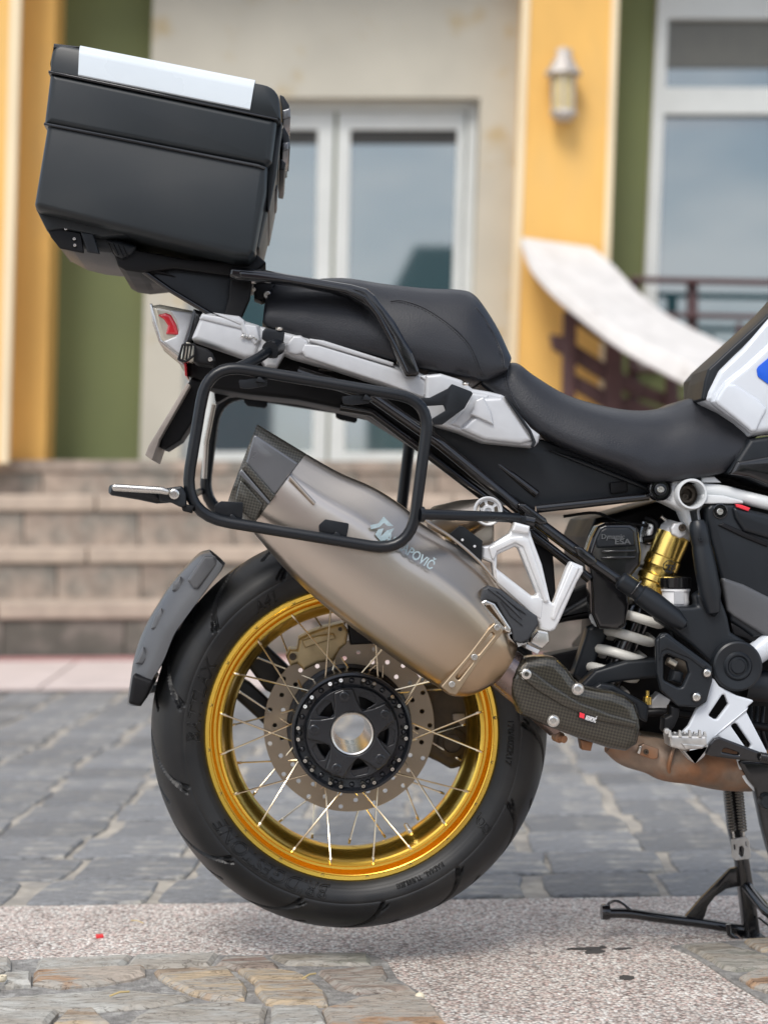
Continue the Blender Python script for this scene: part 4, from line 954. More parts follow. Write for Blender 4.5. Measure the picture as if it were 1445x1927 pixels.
pb = plate('sensor_bracket', 'rust', ex, [(1203, 1404), (1212, 1400), (1240, 1410), (1238, 1428), (1228, 1430), (1200, 1420)], -.135, .012, .002, r=2)
bolt(pb, 1215, 1415, -.135, 5, 'castdark'); plate('clip', 'steel', pb, [(1203, 1405), (1208, 1404), (1204, 1420), (1199, 1418)], -.138, .01, .001)
stick('clamp_bolt', 'rust', ex, P(1046, 1385, -.17), P(1062, 1392, -.19), [(0, 0), (.009, 0), (.009, .5), (.006, .55), (.006, 1), (0, 1)], 12)
plate('clamp', 'rust', ex, [(1092, 1392), (1116, 1398), (1112, 1414), (1096, 1412)], -.16, .03, .002)

# ---------------------------------------------------------------- tail: subframe, tail light, silver side panels
YB = -.10
plate('under_tail', 'blackmatt', bike, [(352, 700), (350, 640), (372, 620), (500, 640), (800, 730), (960, 800), (1000, 950), (960, 950), (880, 900), (800, 846), (690, 778), (640, 768), (560, 752), (470, 742), (400, 730), (362, 712)], -.05, .12, .008, r=6)
# license plate bracket and plate edge
plate('plate_bracket', 'blackmatt', bike, [(360, 710), (378, 716), (392, 724), (384, 760), (340, 828), (312, 846), (300, 842), (304, 812)], -.05, .10, .004, r=4)
plate('number_plate', 'plate', bike, [(352, 720), (358, 724), (300, 826), (286, 866), (273, 856), (280, 838)], -.09, .20, .0008, r=2)
plate('reflector', 'redlens', bike, [(346, 682), (351, 684), (352, 708), (348, 706)], -.08, .10, .001)
# tail light
def bulge_panel(name, m, pts, Y, th, bev, r=4, parent=bike, label=None): return plate(name, m, parent, pts, Y, th, bev, r=r, seg=4, label=label)
tl = bulge_panel('tail_light', 'smoke', [(283, 574), (300, 571), (368, 584), (352, 640), (338, 673), (318, 657), (300, 640), (290, 610)], -.085, .17, .010, 5)
plate('light_shell', 'silver', tl, [(318, 582), (366, 588), (340, 668), (306, 642), (330, 632), (336, 622), (332, 604)], -.0875, .010, .003, r=3)
plate('red_lens', 'redlens', tl, [(312, 588), (322, 592), (332, 610), (337, 630), (312, 628), (316, 612), (308, 600), (296, 592)], -.0885, .008, .003, r=2)
plate('lens_rim', 'steel', tl, [(281, 571), (286, 570), (294, 600), (304, 638), (340, 668), (338, 675), (298, 642), (286, 605)], -.083, .165, .002, r=2)
plate('seam_trim', 'gloss', bike, [(364, 580), (382, 586), (374, 604), (356, 650), (344, 682), (332, 676), (352, 630)], -.104, .20, .004, r=3)
# silver side panels
yS = -.135
sp1 = plate('side_panel', 'silver', bike, [(379, 591), (396, 588), (452, 600), (488, 611), (494, 640), (480, 672), (462, 672), (360, 637)], yS, .06, .007, r=4, seg=3)
plate('panel_step', 'silver', sp1, [(380, 589), (450, 600), (458, 608), (462, 622), (374, 600)], yS - .003, .02, .0035, r=3)
plate('panel_step', 'silver', sp1, [(398, 587), (450, 594), (460, 602), (463, 614), (470, 628), (466, 634), (456, 626), (452, 612)], yS - .0045, .02, .003, r=2)
plate('panel_lip', 'silver', sp1, [(456, 608), (484, 612), (490, 640), (480, 650), (470, 636), (459, 636)], yS - .004, .02, .003, r=4)
for q in ([(455, 630), (462, 629), (460, 635), (452, 634)], [(464, 630), (467, 630), (465, 636), (462, 636)], [(469, 631), (472, 631), (476, 636), (466, 637)], [(475, 632), (479, 632), (484, 638), (480, 638)]):
    plate('emboss', 'castdark' if False else 'steel', sp1, q, yS - .0062, .003, .0004)
sp2 = plate('side_panel', 'silver', bike, [(480, 660), (488, 612), (560, 630), (600, 640), (742, 684), (812, 708), (835, 720), (834, 745), (800, 752), (720, 722), (640, 696), (551, 671), (536, 664), (520, 690), (500, 690)], yS + .003, .06, .007, r=3, seg=3)
plate('panel_boss', 'silver', sp2, [(551, 630), (566, 630), (580, 640), (582, 654), (574, 664), (556, 668), (542, 664), (536, 648)], yS - .004, .02, .005, r=5, seg=3)
plate('panel_rib', 'silver', sp2, [(572, 646), (600, 648), (742, 692), (800, 712), (818, 724), (814, 740), (796, 748), (720, 720), (640, 694), (575, 672), (566, 660)], yS - .005, .02, .004, r=4, seg=3)
plate('panel_rib', 'silver', sp2, [(582, 636), (610, 640), (742, 682), (740, 689), (600, 648), (582, 642)], yS - .007, .02, .003, r=2)
plate('panel_cup', 'silver', sp2, [(788, 708), (806, 704), (818, 712), (824, 724), (818, 736), (802, 742), (796, 742), (806, 730), (804, 718)], yS - .008, .02, .003, r=3)
for (x_, y_) in ((602, 638), (705, 668), (818, 702)):
    c_ = P(x_, y_, yS + .03); lathe('rubber_stop', 'silver', sp2, c_, [(0, .008), (.009, .008), (.010, .004), (.010, -.01)], 20, 'Z')
sp3 = plate('side_panel', 'silver', bike, [(800, 705), (830, 702), (868, 714), (890, 731), (920, 736), (944, 742), (952, 746), (984, 786), (1000, 805), (1017, 818), (1014, 832), (1006, 841), (982, 839), (912, 832), (864, 812), (826, 801), (800, 785)], yS - .012, .07, .006, r=4, seg=3)
plate('panel_facet', 'silver', sp3, [(910, 748), (944, 746), (952, 752), (1004, 830), (980, 836), (912, 828), (866, 808), (884, 790), (900, 778)], yS - .018, .02, .007, r=4, seg=3)
plate('panel_edge', 'plastic', sp3, [(950, 744), (986, 790), (1000, 810), (1009, 832), (1004, 842), (1000, 840), (1003, 830), (996, 812), (980, 790)], yS - .0215, .012, .0015)
plate('panel_facet', 'silver', sp3, [(888, 738), (920, 742), (928, 800), (902, 772), (884, 790), (866, 806), (846, 798), (870, 770)], yS - .015, .02, .005, r=3)
# inner triangular recess, wedge
plate('recess', 'silver', sp3, [(896, 752), (910, 746), (924, 774), (929, 800), (900, 786), (886, 780)], yS - .0235, .008, .003, r=2)
# turn signals
def signal(px, py, Y, sgn=1):
    pass
tsn = empty('turn_signal', P(330, 930, -.25), bike)
stick('signal_body', 'plastic', tsn, P(207, 921, -.30), P(318, 934, -.26), [(0, 0), (.006, .0), (.0085, .04), (.0105, .5), (.013, .8), (.010, 1)], 24)
plate('signal_lens', 'steel', tsn, [(209, 913), (216, 910), (306, 916), (320, 922), (318, 932), (300, 929), (212, 924)], -.312, .04, .005, r=4)  # bright steel tone puts the silver highlight along the top into the colour
plate('signal_joint', 'plastic', tsn, [(296, 920), (316, 918), (342, 914), (350, 930), (350, 954), (338, 954), (322, 946), (300, 944)], -.29, .03, .004, r=5)
bolt(tsn, 328, 930, -.291, 9.5, h=.003)
plate('signal_clamp', 'blackmatt', tsn, [(338, 946), (366, 952), (360, 966), (344, 962)], -.285, .04, .003)
ts2 = empty('turn_signal', P(380, 670, -.13), bike)
plate('signal_lens', 'smoke', ts2, [(342, 650), (352, 642), (366, 648), (366, 662), (364, 680), (352, 678), (340, 676)], -.165, .05, .005, r=4)
for k in range(3): tube('lens_bar', 'blackmatt', ts2, [(349 + 6 * k, 645 + k, -.167), (344 + 6 * k, 676 + k, -.167)], 1.6)
tube('lens_frame', 'blackmatt', ts2, [(344, 648, -.168), (367, 648, -.168), (366, 668, -.168), (350, 680, -.168), (336, 676, -.168)], 2.2, closed=True, fil=4)
plate('signal_body', 'blackmatt', ts2, [(366, 648), (390, 656), (400, 664), (406, 678), (400, 688), (372, 684), (364, 680)], -.16, .05, .004, r=3); bolt(ts2, 396, 676, -.161, 4.5, h=.003)
# ---------------------------------------------------------------- subframe tubes and side covers
plate('side_cover', 'plastic', bike, [(808, 792), (900, 826), (1020, 826), (1110, 862), (1180, 888), (1236, 915), (1238, 934), (1160, 948), (1005, 960), (960, 934), (900, 890), (830, 838)], -.10, .03, .004, r=4)
plate('cover_ridge', 'plastic', bike, [(1020, 842), (1090, 862), (1190, 902), (1228, 918), (1226, 926), (1180, 908), (1080, 868)], -.106, .02, .003, r=2)
tube('subframe_tube', 'gloss', bike, [(560, 700, -.11), (700, 745, -.115), (830, 836, -.125), (980, 960, -.135), (1082, 1036, -.14), (1166, 1094, -.14)], 11.5, fil=40)
tube('subframe_tube', 'gloss', bike, [(600, 690, -.08), (700, 700, -.08), (780, 760, -.09), (900, 846, -.09), (1010, 930, -.1)], 8, fil=40)
tube('subframe_tube', 'gloss', bike, [(640, 765, -.06), (700, 775, -.06), (800, 850, -.07), (930, 950, -.08), (1040, 1035, -.09), (1110, 1090, -.1)], 9, fil=30)
tube('subframe_tube', 'gloss', bike, [(1008, 958, -.13), (1100, 948, -.13), (1220, 934, -.12)], 8)
plate('frame_weld', 'gloss', bike, [(972, 946), (990, 948), (1028, 976), (1032, 986), (1016, 988), (994, 976), (976, 958)], -.150, .03, .004, r=4)
plate('frame_weld', 'gloss', bike, [(1078, 1026), (1096, 1030), (1122, 1050), (1124, 1062), (1108, 1064), (1088, 1048)], -.152, .03, .004, r=4)
plate('frame_web', 'blackmatt', bike, [(988, 990), (1020, 990), (1040, 1030), (1046, 1112), (1040, 1140), (1020, 1092)], -.075, .03, .004, r=4)
stick('frame_boss', 'gloss', bike, P(984, 980, -.15), P(1004, 984, -.15), [(0, 0), (.011, 0), (.011, 1), (0, 1)], 20)
bolt(bike, 1242, 921, -.14, 12, 'plastic', name='frame_bolt'); bolt(bike, 1242, 921, -.144, 7, 'steel', name='frame_bolt')
c_ = P(1242, 921, -.135); lathe('bolt_cup', 'gloss', bike, c_, [(.0, -.001), (.014, -.001), (.016, -.006), (.018, -.004), (.018, .02)], 32)
plate('seat_latch', 'blackmatt', bike, [(1148, 908), (1180, 904), (1182, 926), (1150, 930)], -.107, .01, .002, r=3)
# ---------------------------------------------------------------- seats
def seat_mesh(stn, k=5, wtop=1.0):
    arr = [(*t_, *b_, wt, wb) for t_, b_, wt, wb in stn]; rings = []
    for q in catmull(arr, k):
        t3 = P(q[0], q[1], -.02); b3 = P(q[2], q[3], -float(q[5])); t = Vector((t3.x, 0, t3.z)); b_ = Vector((b3.x, 0, b3.z)); wt, wb = float(q[4]), float(q[5])
        sec = [(1.0, 0), (1.0, wt * .55), (.975, wt * .85), (.90, wt * 1.02), (.74, wt * .55 + wb * .47), (.50, wt * .22 + wb * .80), (.26, wb * .99), (.10, wb), (.02, wb * .97), (0, wb * .85)]
        ring = [Vector(((b_.lerp(t, f_)).x, -y_, (b_.lerp(t, f_)).z)) for f_, y_ in sec]
        ring += [Vector((p.x, -p.y, p.z)) for p in reversed(ring[1:])]
        rings.append(ring)
    return loft_mesh(rings)
pst = [((500, 566), (494, 606), .085, .12), ((512, 545), (505, 614), .09, .125), ((560, 536), (545, 628), .095, .13), ((640, 530), (610, 648), .10, .135), ((720, 541), (680, 662), .10, .14), ((800, 549), (752, 682), .10, .145), ((858, 551), (830, 700), .10, .145), ((884, 560), (880, 709), .098, .145), ((908, 590), (912, 715), .095, .14), ((932, 630), (936, 707), .09, .135), ((952, 674), (954, 698), .085, .13)]
seatp = link('passenger_seat', seat_mesh(pst), 'seat', bike, 60)
rst = [((905, 700), (905, 722), .10, .11), ((935, 693), (925, 738), .10, .115), ((962, 688), (955, 760), .10, .12), ((996, 712), (990, 790), .10, .13), ((1056, 747), (1034, 824), .10, .14), ((1130, 768), (1110, 858), .10, .15), ((1194, 775), (1180, 884), .10, .155), ((1240, 769), (1222, 906), .098, .155), ((1276, 755), (1262, 907), .095, .152), ((1300, 750), (1300, 902), .092, .15), ((1326, 754), (1340, 896), .092, .147), ((1358, 772), (1368, 888), .095, .143), ((1390, 797), (1388, 862), .10, .14), ((1407, 815), (1405, 836), .10, .138)]
seatr = link('rider_seat', seat_mesh(rst), 'seat', bike, 60)
# seams: thin raised piping with stitches
from mathutils.bvhtree import BVHTree
def seam(o, pts, m='seat', rad=.0013, stitches=True):
    off = WL[o.name]; bv = BVHTree.FromPolygons([v.co + off for v in o.data.vertices], [p.vertices[:] for p in o.data.polygons]); hit = []
    for q in catmull(pts, 6):
        d = ray(q[0], q[1]).normalized(); h = bv.ray_cast(CAM, d)
        if h[0] is not None: hit.append((h[0], h[1]))
    if len(hit) < 3: return
    link('piping', tube_mesh([h[0] for h in hit], rad, res=2), m, o, 60)
    if stitches:
        vs_ = []; fs_ = []
        for i in range(len(hit) - 1):
            a, b = hit[i][0], hit[i + 1][0]; n_ = hit[i][1]; s_d = (b - a).cross(n_).normalized() * .004; nn = max(1, int((b - a).length / .006))
            for k in range(nn):
                p0 = a.lerp(b, (k + .15) / nn) + s_d; p1 = a.lerp(b, (k + .7) / nn) + s_d; w2 = n_ * .0006; w3 = (p1 - p0).cross(n_).normalized() * .0006; vs_ += [p0 - w3, p1 - w3, p1 + w2, p0 + w2, p0 + w3, p1 + w3]; c0 = len(vs_) - 6; fs_ += [(c0, c0 + 1, c0 + 2, c0 + 3), (c0 + 3, c0 + 2, c0 + 5, c0 + 4)]
        so_ = link('stitching', mesh(vs_, fs_), 'black_print', o, 0); so_['kind'] = 'stuff'
seam(seatp, [(735, 566), (760, 566), (800, 580), (840, 606), (866, 628), (886, 652), (900, 682), (912, 710)])
seam(seatr, [(956, 694), (954, 716), (962, 742), (978, 770)])
seam(seatp, [(896, 578), (914, 602), (932, 634), (946, 668), (950, 692)])
# grab rail / luggage carrier
rail_o = [(432, 500), (500, 506), (541, 514), (600, 523), (661, 533), (690, 541), (706, 554), (724, 578), (744, 604), (764, 640), (778, 662), (792, 700), (786, 708), (764, 709), (755, 690), (742, 664), (726, 628), (712, 604), (696, 582), (681, 570), (656, 556), (621, 545), (570, 536), (521, 529), (449, 527), (430, 520)]
me = plate_mesh(rail_o, -.168, .045, .010, (), 8, seg=4); gr = link('grab_rail', me, 'gloss', bike, 60)
plate('rail_rib', 'gloss', gr, [(449, 508), (541, 520), (656, 540), (690, 556), (716, 590), (748, 650), (770, 700), (764, 702), (738, 650), (706, 592), (684, 566), (650, 550), (540, 530), (452, 522)], -.1705, .01, .003, r=6)
# ---------------------------------------------------------------- case carrier bracket
plate('carrier_plate', 'blackmatt', bike, [(205, 452), (262, 470), (340, 485), (460, 497), (480, 480), (484, 478), (502, 494), (480, 512), (440, 520), (330, 505), (262, 512), (236, 508), (222, 500)], -.13, .26, .004, r=4)
plate('carrier_web', 'plastic', bike, [(255, 500), (300, 490), (440, 512), (430, 596), (398, 590), (384, 586)], -.115, .02, .003, r=4)
tube('carrier_strut', 'gloss', bike, [(268, 508, -.12), (320, 545, -.12), (398, 592, -.12)], 5)
plate('carrier_strap', 'blackmatt', bike, [(434, 512), (476, 520), (470, 560), (452, 602), (420, 596), (430, 560)], -.13, .03, .003, r=3)
plate('carrier_foot', 'blackmatt', bike, [(476, 524), (520, 528), (508, 560), (492, 566), (478, 560)], -.09, .05, .004)
bolt(bike, 503, 555, -.10, 7, 'peg', name='carrier_bolt'); bolt(bike, 478, 545, -.10, 4, 'steel', name='carrier_bolt')
plate('release_lever', 'plastic', bike, [(196, 448), (220, 450), (258, 462), (248, 478), (230, 486), (218, 480)], -.14, .10, .006, r=5)
for k in range(4): tube('lever_groove', 'blackmatt', bike, [(204 + 9 * k, 456 + 2 * k, -.142), (214 + 9 * k, 478 + 2 * k, -.142)], 1.1)
plate('carrier_catch', 'blackmatt', bike, [(244, 488), (300, 506), (330, 520), (296, 514), (262, 512)], -.12, .2, .003)
# ---------------------------------------------------------------- top case
tcs = empty('top_case', P(290, 490, 0), bike)
def wide(name, m, pts, hw, bev, r, seg=4, seg2=None):
    me = plate_mesh(pts, -hw, 2 * hw, bev, (), r, seg=seg); return link(name, me, m, tcs, 60)
wide('lower_shell', 'case', [(88, 225), (505, 305), (502, 360), (480, 474), (468, 487), (440, 485), (69, 393), (62, 383)], .198, .024, 12)
wide('shell_front', 'case', [(470, 300), (520, 316), (506, 390), (488, 466), (466, 474)], .165, .02, 6)
wide('middle_band', 'case', [(93, 132), (522, 222), (512, 302), (500, 314), (484, 310), (81, 233)], .2015, .020, 8)
wide('front_band', 'case', [(500, 226), (532, 228), (520, 330), (507, 396), (502, 396), (503, 320)], .170, .010, 3)
lid = wide('lid', 'case', [(92, 137, 1), (97, 77, 36), (525, 161, 56), (530, 224, 2), (522, 226, 2)], .203, .020, 9)
wide('lid_seam', 'gloss', [(91, 131), (523, 221), (523, 226), (91, 136)], .2030, .0015, 0)
wide('lid_seam', 'gloss', [(83, 229), (486, 308), (500, 314), (498, 318), (482, 313), (82, 234)], .2018, .0010, 1)
rings = []
for (t_, b_) in (((149.5, 79), (147, 139)), ((480.5, 144.5), (470.5, 204))):
    T3 = P(*t_, -.2052); B3 = P(*b_, -.2052); dn = (B3 - T3).normalized(); rg_ = [B3]
    for i in range(7):
        f = i * math.pi / 12; c3 = T3 + dn * .019 + Vector((0, .019, 0)); rg_.append(c3 + Vector((0, -.019 * math.cos(f), 0)) - dn * .019 * math.sin(f))
    rg_ += [Vector((p.x, -p.y, p.z)) for p in reversed(rg_)]
    rings.append(rg_ + [p + dn * .02 + Vector((0, .03 if p.y < 0 else -.03, 0)) for p in (rg_[-1], rg_[0])])
link('lid_panel', loft_mesh(rings), 'casewhite', tcs, 50)
wide('rear_reflector', 'plastic', [(101, 80), (160, 87), (150, 92), (104, 92), (98, 120), (95, 128)], .12, .003, 1)
wide('base_skirt', 'case', [(64, 386), (440, 476), (470, 480), (462, 486), (330, 462), (240, 442), (190, 444), (120, 430), (88, 434)], .16, .008, 4)
wide('base_tray', 'case', [(84, 412), (200, 442), (262, 462), (236, 470), (206, 474), (170, 470), (130, 460), (96, 442)], .135, .008, 4)
plate('rear_pad', 'blackmatt', tcs, [(86, 424), (152, 438), (158, 476), (112, 466), (96, 446)], -.155, .01, .002, r=3)
plate('base_strap', 'plastic', tcs, [(150, 434), (176, 438), (188, 478), (164, 474)], -.158, .01, .003, r=2)
for (x_, y_) in ((124, 430), (140, 449), (141, 461)): bolt(tcs, x_, y_, -.157, 3, 'steel', h=.002)
# latches on the front face
def knob(name, q, hw, m='plastic', bev=.003, r=2): me = plate_mesh(q, -hw, 2 * hw, bev, (), r); link(name, me, m, tcs, 40)
knob('handle', [(526, 176), (534, 180), (544, 196), (546, 220), (532, 224), (530, 200)], .10)
knob('latch', [(524, 238), (534, 236), (544, 254), (546, 278), (532, 284), (530, 262), (524, 260)], .09)
knob('latch', [(531, 206), (546, 201), (547, 220), (532, 225)], .11, 'capgrey')
knob('latch', [(531, 268), (544, 265), (543, 281), (531, 285)], .11, 'capgrey')
knob('latch', [(528, 296), (538, 306), (535, 320), (525, 318)], .12)
knob('latch_arm', [(516, 262), (522, 264), (520, 310), (508, 400), (504, 396)], .14, 'case')
knob('latch_foot', [(514, 344), (523, 348), (521, 358), (513, 357)], .10)
knob('hinge_block', [(514, 305), (524, 306), (522, 320), (512, 318)], .150)
stick('hinge_pin', 'steel', tcs, P(530, 238, -.16), P(530, 238, -.12), [(0, 0), (.003, 0), (.003, 1), (0, 1)], 12)
# ---------------------------------------------------------------- pannier racks
YR1 = -.27
pr = empty('pannier_rack', P(580, 860, YR1), bike)
tube('rack_tube', 'powder', pr, [(391, 683, YR1), (810, 753, YR1), (772, 1040, YR1), (343, 969, YR1)], 11, closed=True, fil=[72, 66, 74, 88], res=7)
def tab(parent, q, Y, crease=None): plate('rack_tab', 'powder', parent, q, Y, .003, .0006, r=4)
tab(pr, [(449, 714), (462, 714), (504, 706), (502, 726), (470, 731), (452, 730)], YR1 + .004)
tab(pr, [(643, 746), (656, 744), (698, 740), (696, 758), (664, 762), (646, 760)], YR1 + .004)
tab(pr, [(404, 970), (404, 950), (416, 943), (458, 945), (456, 978), (440, 974)], YR1 + .006)
tab(pr, [(600, 1000), (600, 988), (612, 977), (657, 985), (652, 1013), (640, 1008)], YR1 + .006)
for (x_, y_) in ((437, 970), (634, 1003), (690, 744), (489, 710)): plate('tab_gusset', 'powder', pr, [(x_ - 8, y_ + 8), (x_ - 3, y_ - 2), (x_ + 1, y_ - 2), (x_ + 12, y_ + 10)], YR1 - .004, .006, .001)
tube('rack_arm', 'powder', pr, [(442, 695, YR1), (478, 678, -.22), (510, 657, -.17)], 10.5, k=4)
stick('arm_boss', 'powder', pr, P(508, 658, -.185), P(522, 652, -.150), [(0, 0), (.013, 0), (.0135, .1), (.013, 1), (0, 1)], 24)
plate('arm_bracket', 'powder', pr, [(494, 623), (500, 616), (536, 624), (534, 640), (522, 672), (512, 674), (508, 648), (492, 636)], -.160, .012, .002, r=3)
bolt(pr, 526, 620, -.158, 7, 'steel', h=.004, d=(0, -.3, 1))
plate('side_bracket', 'powder', pr, [(787, 748), (808, 748), (843, 730), (850, 722), (886, 736), (890, 740), (874, 768), (832, 799), (816, 799), (812, 788), (838, 772), (834, 762), (802, 764)], -.175, .004, .0008, r=3)
bolt(pr, 876, 724, -.165, 7, 'steel', h=.004, d=(0, -.3, 1))
tube('rack_arm', 'powder', pr, [(790, 968, YR1), (860, 970, -.24), (930, 972, -.20), (974, 975, -.17)], 10)
stick('arm_boss', 'powder', pr, P(788, 968, YR1), P(796, 968, YR1 + .002), [(0, 0), (.012, 0), (.012, 1), (0, 1)], 20)
plate('arm_tang', 'powder', pr, [(960, 964), (990, 972), (992, 984), (958, 984)], -.172, .006, .002, r=3)
YR2 = .25
pr2 = empty('pannier_rack', P(580, 860, YR2), bike); pr2['label'] = 'far side pannier rack seen through the near one'
tube('rack_tube', 'powder', pr2, [(408, 732, YR2), (776, 790, YR2), (748, 1018, YR2), (380, 962, YR2)], 11, closed=True, fil=[70, 60, 60, 70])
tab(pr2, [(458, 740), (504, 744), (503, 764), (498, 768), (466, 764), (459, 756)], YR2 - .01); tab(pr2, [(630, 768), (674, 774), (672, 792), (668, 796), (640, 790), (632, 786)], YR2 - .01)
tube('cross_bar', 'powder', pr2, [(376, 925, YR2), (366, 930, 0), (356, 928, YR1)], 7)
tube('rack_cross', 'steel', pr2, [(402, 760, .15), (388, 830, .17), (384, 900, .18)], 5)
plate('under_rail', 'blackmatt', pr2, [(400, 720), (560, 735), (680, 765), (700, 790), (640, 775), (540, 752), (470, 740), (430, 745), (405, 760)], .08, .05, .004, r=6)
# ---------------------------------------------------------------- footpeg hanger
YH = -.19
hg = plate('footpeg_hanger', 'alu', bike, [(907, 1028), (922, 1026), (958, 1004), (966, 988), (998, 998), (1000, 1008), (1020, 1062), (1036, 1132), (1041, 1136), (1066, 1070), (1074, 1056), (1098, 1066), (1098, 1076), (1086, 1096), (1052, 1172), (1044, 1186), (1034, 1190), (1016, 1184), (1014, 1172), (1004, 1160), (940, 1106), (930, 1096), (926, 1060), (906, 1052)], YH, .022, .004, r=4, seg=3,
           holes=[[(936, 1044), (968, 1029), (975, 1031), (1010, 1116), (1008, 1121), (1000, 1121), (935, 1070)]])
plate('hanger_web', 'alu', hg, [(932, 1066), (940, 1078), (1000, 1124), (1014, 1122), (1022, 1130), (1018, 1166), (1004, 1158), (944, 1104), (934, 1096)], YH - .0015, .01, .002, r=3)
plate('hanger_rib', 'alu', hg, [(918, 1030), (960, 1010), (984, 1008), (996, 1016), (1034, 1132), (1024, 1136), (984, 1030), (970, 1022), (936, 1038), (928, 1060)], YH - .004, .012, .004, r=5, seg=3)
plate('hanger_rib', 'alu', hg, [(1076, 1062), (1092, 1068), (1056, 1142), (1044, 1170), (1036, 1164), (1044, 1136)], YH - .003, .012, .004, r=4)
plate('hanger_cap', 'alu', hg, [(968, 982), (998, 990), (996, 1006), (962, 1000)], YH - .006, .03, .004, r=3)
bt = plate('heel_plate', 'powder', hg, [(844, 1006), (864, 990), (872, 991), (908, 1018), (906, 1062), (900, 1062), (862, 1028)], YH - .008, .004, .0006, r=2)
for (x_, y_) in ((870, 1016), (893, 1028)): bolt(bt, x_, y_, YH - .0085, 2.6, 'white_print', h=.001)
# passenger footpeg, folded up
pgp = empty('passenger_footpeg', P(960, 1160, -.22), bike)
plate('peg_rubber', 'rubberpeg', pgp, [(901, 1128), (908, 1108), (920, 1102), (944, 1110), (976, 1136), (1012, 1160), (1014, 1176), (994, 1206), (980, 1212), (966, 1208), (962, 1186), (934, 1136), (916, 1130), (904, 1140)], -.238, .034, .007, r=4, seg=3)
plate('peg_metal', 'steel', pgp, [(903, 1134), (914, 1128), (932, 1136), (962, 1182), (962, 1192), (952, 1190), (930, 1166), (912, 1146)], -.2405, .02, .003, r=4,
      holes=[[(912, 1140), (922, 1140), (950, 1180), (946, 1182), (926, 1160)]])
for q in ([(918, 1108), (940, 1118), (975, 1150), (982, 1166), (940, 1126)], [(934, 1112), (956, 1128), (990, 1156), (972, 1146)], [(942, 1132), (966, 1160), (984, 1178), (960, 1160)]): plate('rubber_rib', 'rubberpeg', pgp, q, -.2410, .008, .0018)
plate('peg_end', 'peg', pgp, [(952, 1192), (966, 1186), (978, 1212), (996, 1206), (988, 1216), (972, 1214), (956, 1204)], -.234, .04, .004)
plate('peg_mount', 'steel', pgp, [(1012, 1186), (1032, 1190), (1034, 1208), (1020, 1222), (998, 1210), (1000, 1200)], -.205, .03, .003, r=3)
plate('peg_mount', 'alu', pgp, [(990, 1212), (1016, 1224), (1012, 1232), (988, 1220)], -.21, .04, .002)
# ---------------------------------------------------------------- engine bay behind
plate('swingarm', 'blackmatt', bike, [(1030, 1170), (1110, 1124), (1190, 1124), (1260, 1160), (1300, 1320), (1230, 1340), (1150, 1290), (1100, 1290), (1112, 1196), (1114, 1164), (1054, 1172)], -.02, .1, .01, r=4)
plate('engine_mass', 'blackmatt', bike, [(1106, 1010), (1120, 976), (1236, 945), (1445, 900), (1620, 880), (1620, 1440), (1400, 1432), (1300, 1418), (1214, 1404), (1190, 1330), (1130, 1300), (1124, 1230), (1150, 1200), (1128, 1100), (1110, 1060)], .0, .25, .01, r=6)
plate('swingarm_strut', 'plastic', bike, [(1108, 1182), (1140, 1168), (1144, 1196), (1124, 1240), (1110, 1290), (1078, 1272), (1092, 1232)], -.05, .04, .006, r=6)
plate('linkage', 'plastic', bike, [(1092, 1290), (1120, 1262), (1180, 1244), (1250, 1238), (1250, 1274), (1180, 1282), (1150, 1286), (1124, 1298), (1108, 1304)], -.10, .04, .006, r=5, seg=3)
plate('chain_case', 'plastic', bike, [(1110, 1300), (1130, 1286), (1156, 1290), (1216, 1324), (1222, 1330), (1218, 1362), (1204, 1352), (1196, 1326), (1150, 1304)], -.12, .03, .004, r=3)
# crossing dark bars seen between hanger and shock
plate('brace_bar', 'blackmatt', bike, [(1040, 1124), (1110, 1100), (1160, 1110), (1160, 1150), (1050, 1174), (1046, 1150)], .02, .04, .004)
plate('brace_bar', 'blackmatt', bike, [(1030, 1234), (1100, 1220), (1150, 1190), (1180, 1240), (1110, 1276), (1060, 1260)], .02, .06, .004)
# spring of the shock
sc_ = spring('shock_spring', 'coil', bike, P(1230, 1100, -.045), P(1140, 1290, -.045), .037, .0082, 5.6)
stick('shock_rod', 'gloss', bike, P(1232, 1096, -.045), P(1140, 1300, -.045), [(0, 0), (.019, 0), (.021, .4), (.019, 1), (0, 1)], 24)
YG = -.075
a_, b_ = P(1272, 996, YG), P(1214, 1134, YG)
gs = stick('shock_reservoir', 'goldshock', bike, a_, b_, [(0, .08), (.0275, .08), (.028, .15), (.027, .38), (.029, .40), (.029, .52), (.027, .54), (.026, .62), (.029, .65), (.029, .72), (.0255, .74), (.0255, .92), (.022, 1), (0, 1)], 48)
stick('reservoir_cap', 'alu', bike, P(1276, 984, YG), P(1269, 1006, YG), [(0, 0), (.018, 0), (.0245, .45), (.026, .6), (.0265, 1.2), (.01, 1.2)], 40)
plate('reservoir_eye', 'alu', bike, [(1262, 994), (1268, 984), (1284, 982), (1292, 990), (1292, 1008), (1280, 1014), (1264, 1006)], YG - .034, .02, .004, r=6); bolt(bike, 1283, 993, YG - .035, 7, 'castdark', name='eye_bolt')
text('emblem', 'black_print', gs, 'ZF', 1251, 1075, YG - .0302, 13, 8, off=.5, sx=.86)
ring = lathe_mesh(P(1259, 1067, YG - .0296), [(12.5 * S(YG), 0), (12.5 * S(YG), -.0012), (11.3 * S(YG), -.0012), (11.3 * S(YG), 0)], 40, closed=True); link('emblem_ring', ring, 'black_print', gs, 30)
